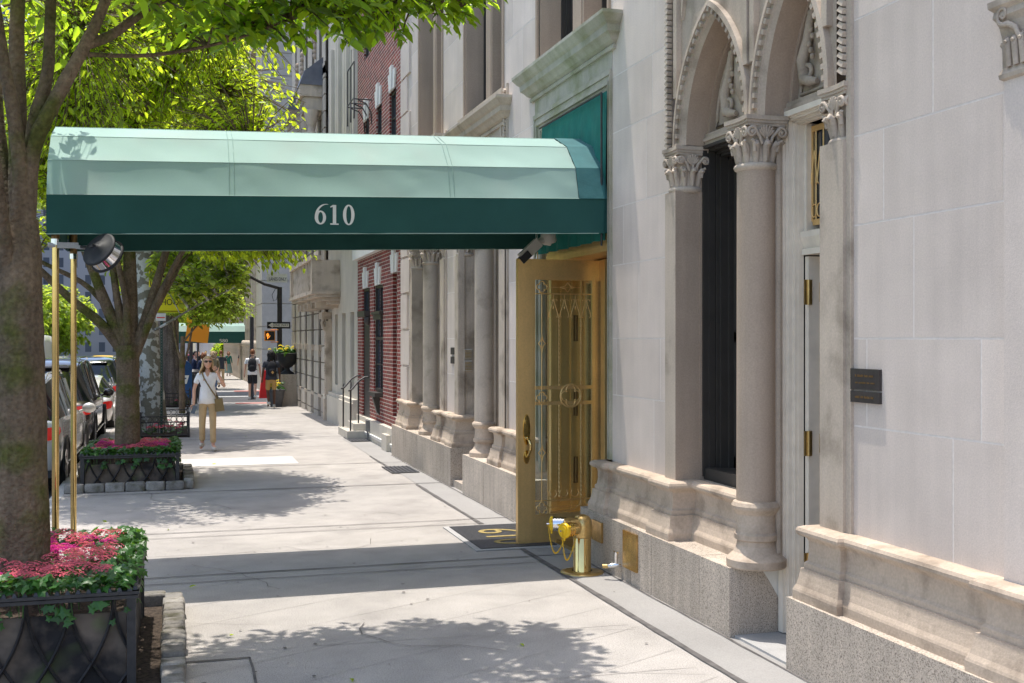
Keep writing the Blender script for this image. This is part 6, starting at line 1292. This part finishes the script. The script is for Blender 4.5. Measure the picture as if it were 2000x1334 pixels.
# ================================================================ PEOPLE
def lerp(a,b,s): return tuple(a[i]+(b[i]-a[i])*s for i in range(3))
def person(lab,loc,rz,h=1.7,skin='skin',top=('shirtw','short'),bottom=('khaki','long'),hair=('blond','long'),shoes='shoe',pose={},fem=False,grp=None,fingers=False,detail=2,dress=None):
    t=thing('person',lab,'person',loc,rz,group=grp); k=h/1.75
    J=dict(pel=(0,0,.96),spi=(0,-.005,1.14),che=(0,.0,1.34),nek=(0,.01,1.49),hed=(0,-.005,1.56))
    sw=.165 if fem else .19; hw=.085
    for s,n in ((1,'L'),(-1,'R')):
        J['sh'+n]=(s*sw,.01,1.415); J['el'+n]=(s*(sw+.06),.02,1.14); J['wr'+n]=(s*(sw+.08),-.04,.90); J['hp'+n]=(s*hw,0,.93); J['kn'+n]=(s*(hw+.01),-.02,.51); J['an'+n]=(s*(hw+.01),.02,.09)
    J.update(pose); 
    def toe(n): a=J['an'+n]; d=J.get('to'+n); return d or (a[0]+.02*(1 if n=='L' else -1),a[1]-.15,max(.03,a[2]-.05))
    P=[];E=[];Rr_=[]
    def add(p,r,par=None):
        P.append(tuple(c*k for c in p)); Rr_.append(r*k); 
        if par is not None: E.append((par,len(P)-1))
        return len(P)-1
    f=.92 if fem else 1.
    a=add(J['pel'],.115*f); b=add(J['spi'],.105*f,a); c=add(J['che'],.125*f,b); n_=add(J['nek'],.052*f,c); hd=add(J['hed'],.055,n_)
    for s in 'LR':
        sh=add(J['sh'+s],.058*f,c); m1=add(lerp(J['sh'+s],J['el'+s],.5),.045*f,sh); el=add(J['el'+s],.037*f,m1); m2=add(lerp(J['el'+s],J['wr'+s],.45),.036*f,el); wr=add(J['wr'+s],.024,m2)
        d=Vector(J['wr'+s])-Vector(J['el'+s]); d.normalize(); d=Vector(J.get('hd'+s,d)).normalized(); palm=Vector(J['wr'+s])+d*.055; pm=add(tuple(palm),.030,wr)
        if not fingers: add(tuple(palm+d*.06),.022,pm)
        hp=add(J['hp'+s],.085*f,a); m3=add(lerp(J['hp'+s],J['kn'+s],.5),.070*f,hp); kn=add(J['kn'+s],.050,m3); m4=add(lerp(J['kn'+s],J['an'+s],.4),.050,kn); an=add(J['an'+s],.032,m4); add(toe(s),.032,an)
    B_=MB().skin(P,E,Rr_,sub=1)
    if fingers:
        for s in 'LR':
            d=Vector(J.get('hd'+s,tuple(Vector(J['wr'+s])-Vector(J['el'+s])))).normalized(); pm=Vector(J['wr'+s])+d*.075; sd=d.cross(Vector((0,1,0))).normalized()
            for q,(o,l) in enumerate(((-.030,.062),(-.010,.074),(.011,.070),(.030,.054))):
                r0=pm+sd*o; B_.tube([r0*k,(r0+d*l*.5+Vector((0,-.004,0)))*k,(r0+d*l+Vector((0,-.018,0)))*k],[.0095*k,.0088*k,.0065*k],7)
            r0=pm-d*.04-sd*.028; B_.tube([r0*k,(r0-sd*.026+d*.022)*k,(r0-sd*.030+d*.05)*k],[.012*k,.0105*k,.008*k],7)
    yaw=pose.get('yaw',0); hc=Vector(J['hed'])+Vector((0,-.01,.095)); HM=Matrix.Translation(hc*k)@Matrix.Rotation(yaw,4,'Z')@Matrix.Rotation(pose.get('nod',0),4,'X')
    st=len(B_.v)
    def face(p):
        x,y,z=p
        if y<0:
            y*=1.0+(.10 if z<0 else 0)
            nb=math.exp(-((x/.016)**2+((z+.015)/.03)**2)); y-=.026*nb
            y+=.010*math.exp(-(((abs(x)-.032)/.018)**2+((z-.018)/.014)**2))
            y-=.006*math.exp(-((x/.025)**2+((z+.060)/.009)**2))
        if z<0: x*=1-.22*(-z/.12)
        return Vector((x,y,z))
    B_.ell((0,0,0),(.076*k,.096*k,.118*k),24,18,fn=lambda p:face(Vector(p)/k)*k)
    for s in (-1,1): B_.ell((s*.077*k,.008*k,-.004*k),(.012*k,.02*k,.032*k),8,6)
    for i in range(st,len(B_.v)): B_.v[i]=tuple(HM@Vector(B_.v[i]))
    body=B_.build('body',skin,t,local=True,recalc=False)
    q=MB()
    q.ell((0,-.091*k,-.062*k),(.024*k,.007*k,.006*k),10,6); q.xf(HM); q.build('lips','redlip',body,local=True)
    if hair:
        hm,ty=hair; q=MB()
        def cap(p):
            x,y,z=p
            if y<-.3*.1 and z<.055: return Vector((x*.6,y*.55,z*.8))
            if z<-.06: return Vector((x*.7,y*.7,-.06))
            return Vector((x,y+.004,z))
        q.ell((0,.008*k,.010*k),(.086*k,.104*k,.122*k),20,16,fn=lambda p:cap(Vector(p)/k)*k)
        if ty=='long':
            for i in range(44):
                a=PI*(-.12+1.24*i/43); x0=.080*math.cos(a); y0=.02+.082*math.sin(a); fl=.05*abs(math.cos(a))
                q.tube([(x0*.8*k,y0*.8*k,.085*k),(x0*1.06*k,y0*1.0*k,.02*k),(x0*(1.25)*k,(y0+.01)*k,-.08*k),((x0*1.35+math.copysign(fl,x0))*k,(y0-.03)*k,(-.20+.03*math.sin(i*2.1))*k)],[.018*k,.020*k,.020*k,.006*k],5)
        if ty=='curly':
            for i in range(120):
                u=Vector((random.gauss(0,1),random.gauss(0,1)+.35,random.gauss(0,1)+.15)).normalized(); 
                if u.y<-.45 and u.z<.5: continue
                q.ell((u.x*.10*k,(u.y*.11+.015)*k,(u.z*.12+.0)*k),(.032*k,.032*k,.032*k),6,5)
            for i in range(26): a=PI*(.05+.9*i/25); q.tube([(.09*math.cos(a)*k,(.02+.09*math.sin(a))*k,0),(.11*math.cos(a)*k,(.03+.10*math.sin(a))*k,-.16*k)],[.026*k,.014*k],6)
        if ty=='bob':
            for i in range(60):
                u=Vector((random.gauss(0,1),random.gauss(0,1)+.3,random.gauss(0,1)-.1)).normalized()
                if u.y<-.4: continue
                q.ell((u.x*.095*k,(u.y*.10+.01)*k,(u.z*.12-.02)*k),(.035*k,.035*k,.045*k),6,5)
        if ty=='hat': q.lathe([(.0,.15),(.07,.145),(.085,.06),(.16,.045),(.165,.038),(.08,.045)],(0,0,0),20); q.v=[(a*k,b*k,c*k) for a,b,c in q.v]
        q.xf(HM); q.build('hair' if ty!='hat' else 'hat',hm,t,local=True,recalc=False)
    # clothing
    if top:
        m,sl=top; P=[];E=[];Rr_=[]; loose=1.16 if fem else 1.18
        lo=(J['pel'][0],J['pel'][1],J['pel'][2]-.0)
        a=add(lo,.125*f*loose); b=add(J['spi'],.113*f*loose,a); c=add(J['che'],.128*f*1.08,b); add(lerp(J['che'],J['nek'],.80),.066*f,c)
        for s in 'LR':
            sh=add(J['sh'+s],.067*f,c); e=.62 if sl=='short' else 1.; m1=add(lerp(J['sh'+s],J['el'+s],.5 if sl!='short' else .35),.064*f,sh); m2=add(lerp(J['sh'+s],J['el'+s],e),.066*f if sl=='short' else .05,m1)
            if sl=='long': m3=add(lerp(J['el'+s],J['wr'+s],.5),.045,m2); add(lerp(J['el'+s],J['wr'+s],.93),.036,m3)
        q=MB().skin(P,E,Rr_,sub=2); q.v=[(x,y+.005*math.sin(z*46+x*21)+.004*math.sin(z*19-x*33),z) for x,y,z in q.v]
        zp=J['pel'][2]; rx=.150*f+.012; q.lathe([(rx*.93,zp+.24),(rx*.98,zp+.14),(rx*1.04,zp+.04),(rx*1.12,zp-.075),(rx*1.02,zp-.07)],(0,0,0),26); q.v[-26*5:]=[(x*k,y*.80*k+.004*math.sin(x*80),z*k+.006*math.sin(math.atan2(y,x)*5)) for x,y,z in q.v[-26*5:]]
        sh_=q.build('shirt',m,t,local=True,recalc=False)
        if fingers:
            q=MB(); q.tube([(0,-.142*k,1.40*k),(0,-.155*k,1.25*k),(0,-.148*k,1.02*k)],[.007*k,.007*k,.006*k],4)
            for sg in (-1,1): q.add([(0.0,-.150*k,1.375*k),(sg*.055*k,-.125*k,1.485*k),(sg*.075*k,-.105*k,1.455*k),(sg*.045*k,-.150*k,1.385*k)],[(0,1,2,3)])
            q.build('collar_and_placket',m,sh_,local=True)
    if dress:
        q=MB(); q.lathe([(.12,1.2),(.13,1.0),(.19,.8),(.24,.5),(.29,.22),(.27,.22)],(0,0,0),20); q.v=[(x*k,y*.8*k,z*k) for x,y,z in q.v]; q.build('dress',dress,t,local=True,recalc=False)
    if bottom:
        m,ln_=bottom; P=[];E=[];Rr_=[]; a=add((J['pel'][0],J['pel'][1],J['pel'][2]+.07),.117*f); a2=add((J['pel'][0],J['pel'][1],J['pel'][2]-.02),.124*f,a)
        for s in 'LR':
            hp=add((J['hp'+s][0],J['hp'+s][1],J['hp'+s][2]-.05),.096*f,a2); m3=add(lerp(J['hp'+s],J['kn'+s],.55),.082*f,hp)
            if ln_=='long': kn=add(J['kn'+s],.066,m3); m4=add(lerp(J['kn'+s],J['an'+s],.5),.060,kn); add(lerp(J['kn'+s],J['an'+s],.90),.060,m4)
            else: add(lerp(J['hp'+s],J['kn'+s],.92),.086,m3)
        q=MB().skin(P,E,Rr_,sub=2); q.v=[(x,y+.004*math.sin(z*33+x*15),z) for x,y,z in q.v]; q.build('trousers' if ln_=='long' else 'shorts',m,t,local=True,recalc=False)
    for s in 'LR':
        an=Vector(J['an'+s]); to=Vector(toe(s)); d=(to-an); d.z=0; d=d.normalized() if d.length>.01 else Vector((0,-1,0)); z0=min(an.z,to.z+.05)-.05
        pitch=math.atan2(an.z-.05-to.z,.15); q=MB(); A=Matrix.Translation((an+Vector((0,0,-.055)))*k)@Matrix.Rotation(math.atan2(d.x,-d.y),4,'Z')@Matrix.Rotation(-pitch*.8,4,'X')
        q.ell((0,-.055*k,.012*k),(.046*k,.135*k,.045*k),14,8,fn=lambda p:Vector((p.x,p.y,max(p.z,-.030*k)+(.012*k if p.y>.05*k else 0)))); q.tube([(0,.03*k,.02*k),(0,.02*k,.075*k)],[.045*k,.04*k],10)
        q.xf(A); q.build('shoe',shoes,t,local=True,recalc=False)
    return t,J,k,HM
M['redlip']=mat('lips',(.45,.13,.10),.5)
def backpack(t,k,m,acc=None):
    q=MB(); q.ell((0,.20*k,1.22*k),(.15*k,.11*k,.25*k),16,12,fn=lambda p:Vector((max(-.14*k,min(.14*k,p.x*1.15)),p.y,max(-.23*k,p.z)))); q.ell((0,.29*k,1.13*k),(.11*k,.05*k,.12*k),12,8); 
    for s in (-1,1): q.tube([(s*.08*k,.14*k,1.40*k),(s*.10*k,.02*k,1.52*k),(s*.12*k,-.12*k,1.42*k),(s*.14*k,-.12*k,1.2*k),(s*.14*k,.08*k,1.05*k)],.02*k,6,flat=.5)
    b=q.build('backpack',m,t,local=True,recalc=False)
    if acc: MB().rbox((0,.345*k,1.12*k),(.07*k,.01,.07*k),(0,PI/4,0)).build('patch',acc,b,local=True)
random.seed(33)
# the woman walking towards the camera
px,py=.545,21.33
w_,J,k,HM=person('blond woman in white shirt, khaki trousers and sunglasses raising a hand to her hair',(px,py,0),R(-3),1.70,'skin',('shirtw','short'),('khaki','long'),('blond','long'),'shoe',
 dict(elL=(.31,-.02,1.20),wrL=(.185,-.16,1.46),hdL=(-.45,.1,.75),elR=(-.25,.03,1.15),wrR=(-.25,-.07,.90),hdR=(-.05,-.15,-1),knL=(.095,-.05,.51),anL=(.10,-.10,.10),knR=(-.10,.0,.51),anR=(-.105,.10,.13),toR=(-.125,-.05,.045),toL=(.14,-.25,.06),yaw=.12),fem=True,fingers=True)
q=MB()
for s in (-1,1): q.ell((s*.036*k,-.094*k,.020*k),(.031*k,.010*k,.020*k),14,8); q.tube([(s*.066*k,-.088*k,.026*k),(s*.082*k,-.02*k,.022*k),(s*.082*k,.02*k,.015*k)],.004*k,5)
q.tube([(-.066*k,-.098*k,.040*k),(.066*k,-.098*k,.040*k)],.004*k,5); q.xf(HM); q.build('sunglasses','glasses' if 'glasses' in M else 'dkframe',w_,local=True)
q=MB(); q.tube([(-.10*k,-.09*k,1.47*k),(-.06*k,-.155*k,1.36*k),(.06*k,-.165*k,1.16*k),(.17*k,-.11*k,.99*k),(.19*k,-.05*k,.96*k)],.016*k,6,flat=.35); q.tube([(-.10*k,-.09*k,1.47*k),(-.08*k,.03*k,1.50*k),(.05*k,.14*k,1.3*k),(.19*k,.03*k,.98*k)],.016*k,6,flat=.35); stp=q.build('bag_strap','olive',w_,local=True)
t=thing('shoulder_bag','olive brown shoulder bag at the hip of the blond woman','bag',(px,py,0),R(-3)); q=MB(); q.rbox((.205*k,-.04*k,.86*k),(.17*k,.09*k,.24*k),(0,-.10,.3),taper=.8); q.rbox((.205*k,-.092*k,.915*k),(.15*k,.012*k,.12*k),(0,-.10,.3)); q.build('bag','olive',t,local=True)
t=thing('mobile_phone','dark mobile phone held low in the right hand of the blond woman','phone',(px,py,0),R(-3)); MB().rbox((-.245*k,-.115*k,.78*k),(.075*k,.012,.15*k),(.2,.35,.2)).build('phone','denimb',t,local=True)
# people walking away, backs to camera (rz = pi)
t,J,k,HM=person('dark haired man walking away in charcoal shirt, tan shorts and black backpack',(2.80,35.5,gz(35.5)),PI+.05,1.74,'skind',('charcoal','short'),('tan','short'),('blackh','curly'),'shoe',dict(anL=(.10,.20,.20),knL=(.10,-.03,.50),toL=(.11,.13,.06),anR=(-.10,-.08,.09)))
backpack(t,k,'blackc','tan')
t,J,k,HM=person('short haired man walking away in white shirt, black shorts and black backpack',(2.62,41.6,gz(41.6)),PI-.1,1.80,'skin',('shirtw','short'),('blackc','short'),('brownh','short'),'shoe',dict(anR=(-.10,.16,.16),knR=(-.10,-.02,.50),toR=(-.11,.08,.05)))
backpack(t,k,'blackc')
t,J,k,HM=person('man in straw hat walking away with olive backpack and blue jeans',(4.0,73.5,gz(73.5)),PI,1.78,'skin',('charcoal','short'),('jeans','long'),('straw','hat'),'plastic',dict(anR=(-.10,.14,.14),toR=(-.11,.06,.05)))
backpack(t,k,'olive')
t,J,k,HM=person('woman in long pale dress and teal jacket approaching by the bushes',(3.45,80.5,gz(80.5)),0,1.68,'skin',('teal','long'),None,('brownh','bob'),'plastic',{},fem=True,dress='aqua')
person('woman in green top pushing a stroller',(2.6,79.5,gz(79.5)),0,1.66,'skin',('teal','long'),('blackc','long'),('brownh','short'),'plastic',dict(elL=(.22,-.1,1.16),wrL=(.14,-.32,1.08),elR=(-.22,-.1,1.16),wrR=(-.14,-.32,1.08)),fem=True)
t=thing('stroller','lilac and white stroller pushed by the woman in green','stroller',(2.75,78.6,gz(78.6))); z=gz(78.6)
MB().ell((2.75,78.6,z+.72),(.26,.3,.24),12,8).build('hood','purple',t); q=MB(); q.ell((2.75,78.5,z+.48),(.22,.28,.12),10,6); q.build('seat','shirtw',t)
for sx in (-.24,.24):
    for yy in (78.3,78.9): MB().lathe([(.12,-.02),(.13,0),(.12,.02)],(2.75+sx,yy,z+.13),14,axis=Matrix.Rotation(PI/2,4,'Y')).build('wheel','tyre',t)
q=MB(); q.tube([(2.5,78.9,z+.15),(2.52,78.8,z+.6),(2.55,79.2,z+1.05),(2.95,79.2,z+1.05),(2.98,78.8,z+.6),(3.0,78.9,z+.15)],.016,6); q.build('frame','kerb',t)
person('woman with auburn hair in navy jacket facing left near the mailbox',(.98,44.6,gz(44.6)),R(200),1.68,'skin',('navy','long'),('navy','long'),('brownh','bob'),'plastic',{},fem=True)
person('person in dark jacket and red scarf beside the auburn haired woman',(.70,45.8,gz(45.8)),R(70),1.74,'skin',('navy','long'),('denimb','long'),('blackh','short'),'plastic',dict(elL=(.23,-.1,1.16),wrL=(.16,-.28,1.05)))
person('blond person just behind the raised hand of the white shirted woman',(1.45,48.5,gz(48.5)),R(185),1.72,'skin',('olive','long'),('denimb','long'),('blond','bob'),'plastic',{})
for i,(x,y,rz,m,b,hh,lab) in enumerate(((2.2,92,PI,'shirtw','blackc','straw','person in white shirt walking away under the far canopy'),(1.6,88,0,'blackc','jeans','blackh','person in black top walking under the far canopy'),(1.1,97,0,'redc','blackc','blackh','person in red top deep in the far crowd'),(1.9,103,PI,'charcoal','jeans','blackh','grey shirted person deep in the far crowd'),(.9,84,PI,'navy','navy','brownh','navy clad person at the left of the far crowd'),(2.6,108,0,'shirtw','khaki','brownh','pale shirted person at the right of the far crowd'),(1.9,60,0,'olive','denimb','blackh','person in olive top walking nearer than the far crowd'))):
    person(lab,(x,y,gz(y)),rz,1.66+.03*(i%3),'skin' if i%2 else 'skind',(m,'short'),(b,'long'),(hh,'short'),'plastic',dict(anR=(-.1,.12,.12),toR=(-.11,.04,.05)),grp='people walking far down the pavement')
person('short haired man in grey shirt and khaki trousers walking under the far canopy',(2.05,56,gz(56)),PI+.1,1.76,'skin',('charcoal','short'),('khaki','long'),('brownh','short'),'plastic',dict(anR=(-.1,.12,.12),toR=(-.11,.04,.05)))
person('woman in pale blue top walking towards the camera just past the crossing',(1.62,53,gz(53)),.1,1.66,'skin',('aqua','short'),('jeans','long'),('blond','bob'),'plastic',dict(anL=(.1,-.08,.1),toL=(.12,-.22,.06)),fem=True)
# white dog
x,y=.78,46.0; z=gz(y); t=thing('dog','small fluffy white dog standing behind the blond woman by the low railing','dog',(x,y,z)); q=MB()
P=[(0,0,.34),(0,.28,.34),(0,-.10,.40),(0,-.20,.50),(0,-.30,.50),(.07,-.06,.18),(.07,-.07,.02),(-.07,-.06,.18),(-.07,-.07,.02),(.07,.26,.20),(.07,.32,.12),(.07,.29,.02),(-.07,.26,.20),(-.07,.32,.12),(-.07,.29,.02),(0,.38,.42),(0,.40,.52)]
E=[(0,1),(0,2),(2,3),(3,4),(0,5),(5,6),(0,7),(7,8),(1,9),(9,10),(10,11),(1,12),(12,13),(13,14),(1,15),(15,16)]
q.skin([(x+a,y+b,z+c) for a,b,c in P],E,[.13,.125,.12,.11,.055,.05,.045,.05,.045,.06,.04,.04,.06,.04,.04,.045,.03],sub=2); 
for s in (-1,1): q.ell((x+s*.08,y-.18,z+.52),(.025,.04,.07),8,6)
b=q.build('body','dog',t,recalc=False); MB().ell((x,y-.355,z+.50),(.018,.015,.015),8,6).build('nose','black',b)
# fallen leaves on the pavement
random.seed(4)
P=[(.62,18.95),(1.0,6.75),(.9,6.2),(.1,9.6),(-.35,10.1),(1.4,24.0),(.35,8.0),(2.2,7.2),(-.1,12.6),(1.9,28.0),(.3,5.9),(-.8,13.4)]
for i,(x,y) in enumerate(P):
    pass
n=len(P); pp=np.array([(x,y,gz(y)+.012) for x,y in P]); dd=rng.normal(size=(n,3)); dd[:,2]*=.1; nn=np.tile([0.1,0.,1.],(n,1)); t=thing('fallen_leaves','scattered green leaves fallen on the pavement','leaves',(0,0,0)); t['kind']='stuff'; leafmesh(pp,dd,nn,np.full(n,.10)*(.4+.6*rng.random(n)),.5,'leaves','leaf',t)
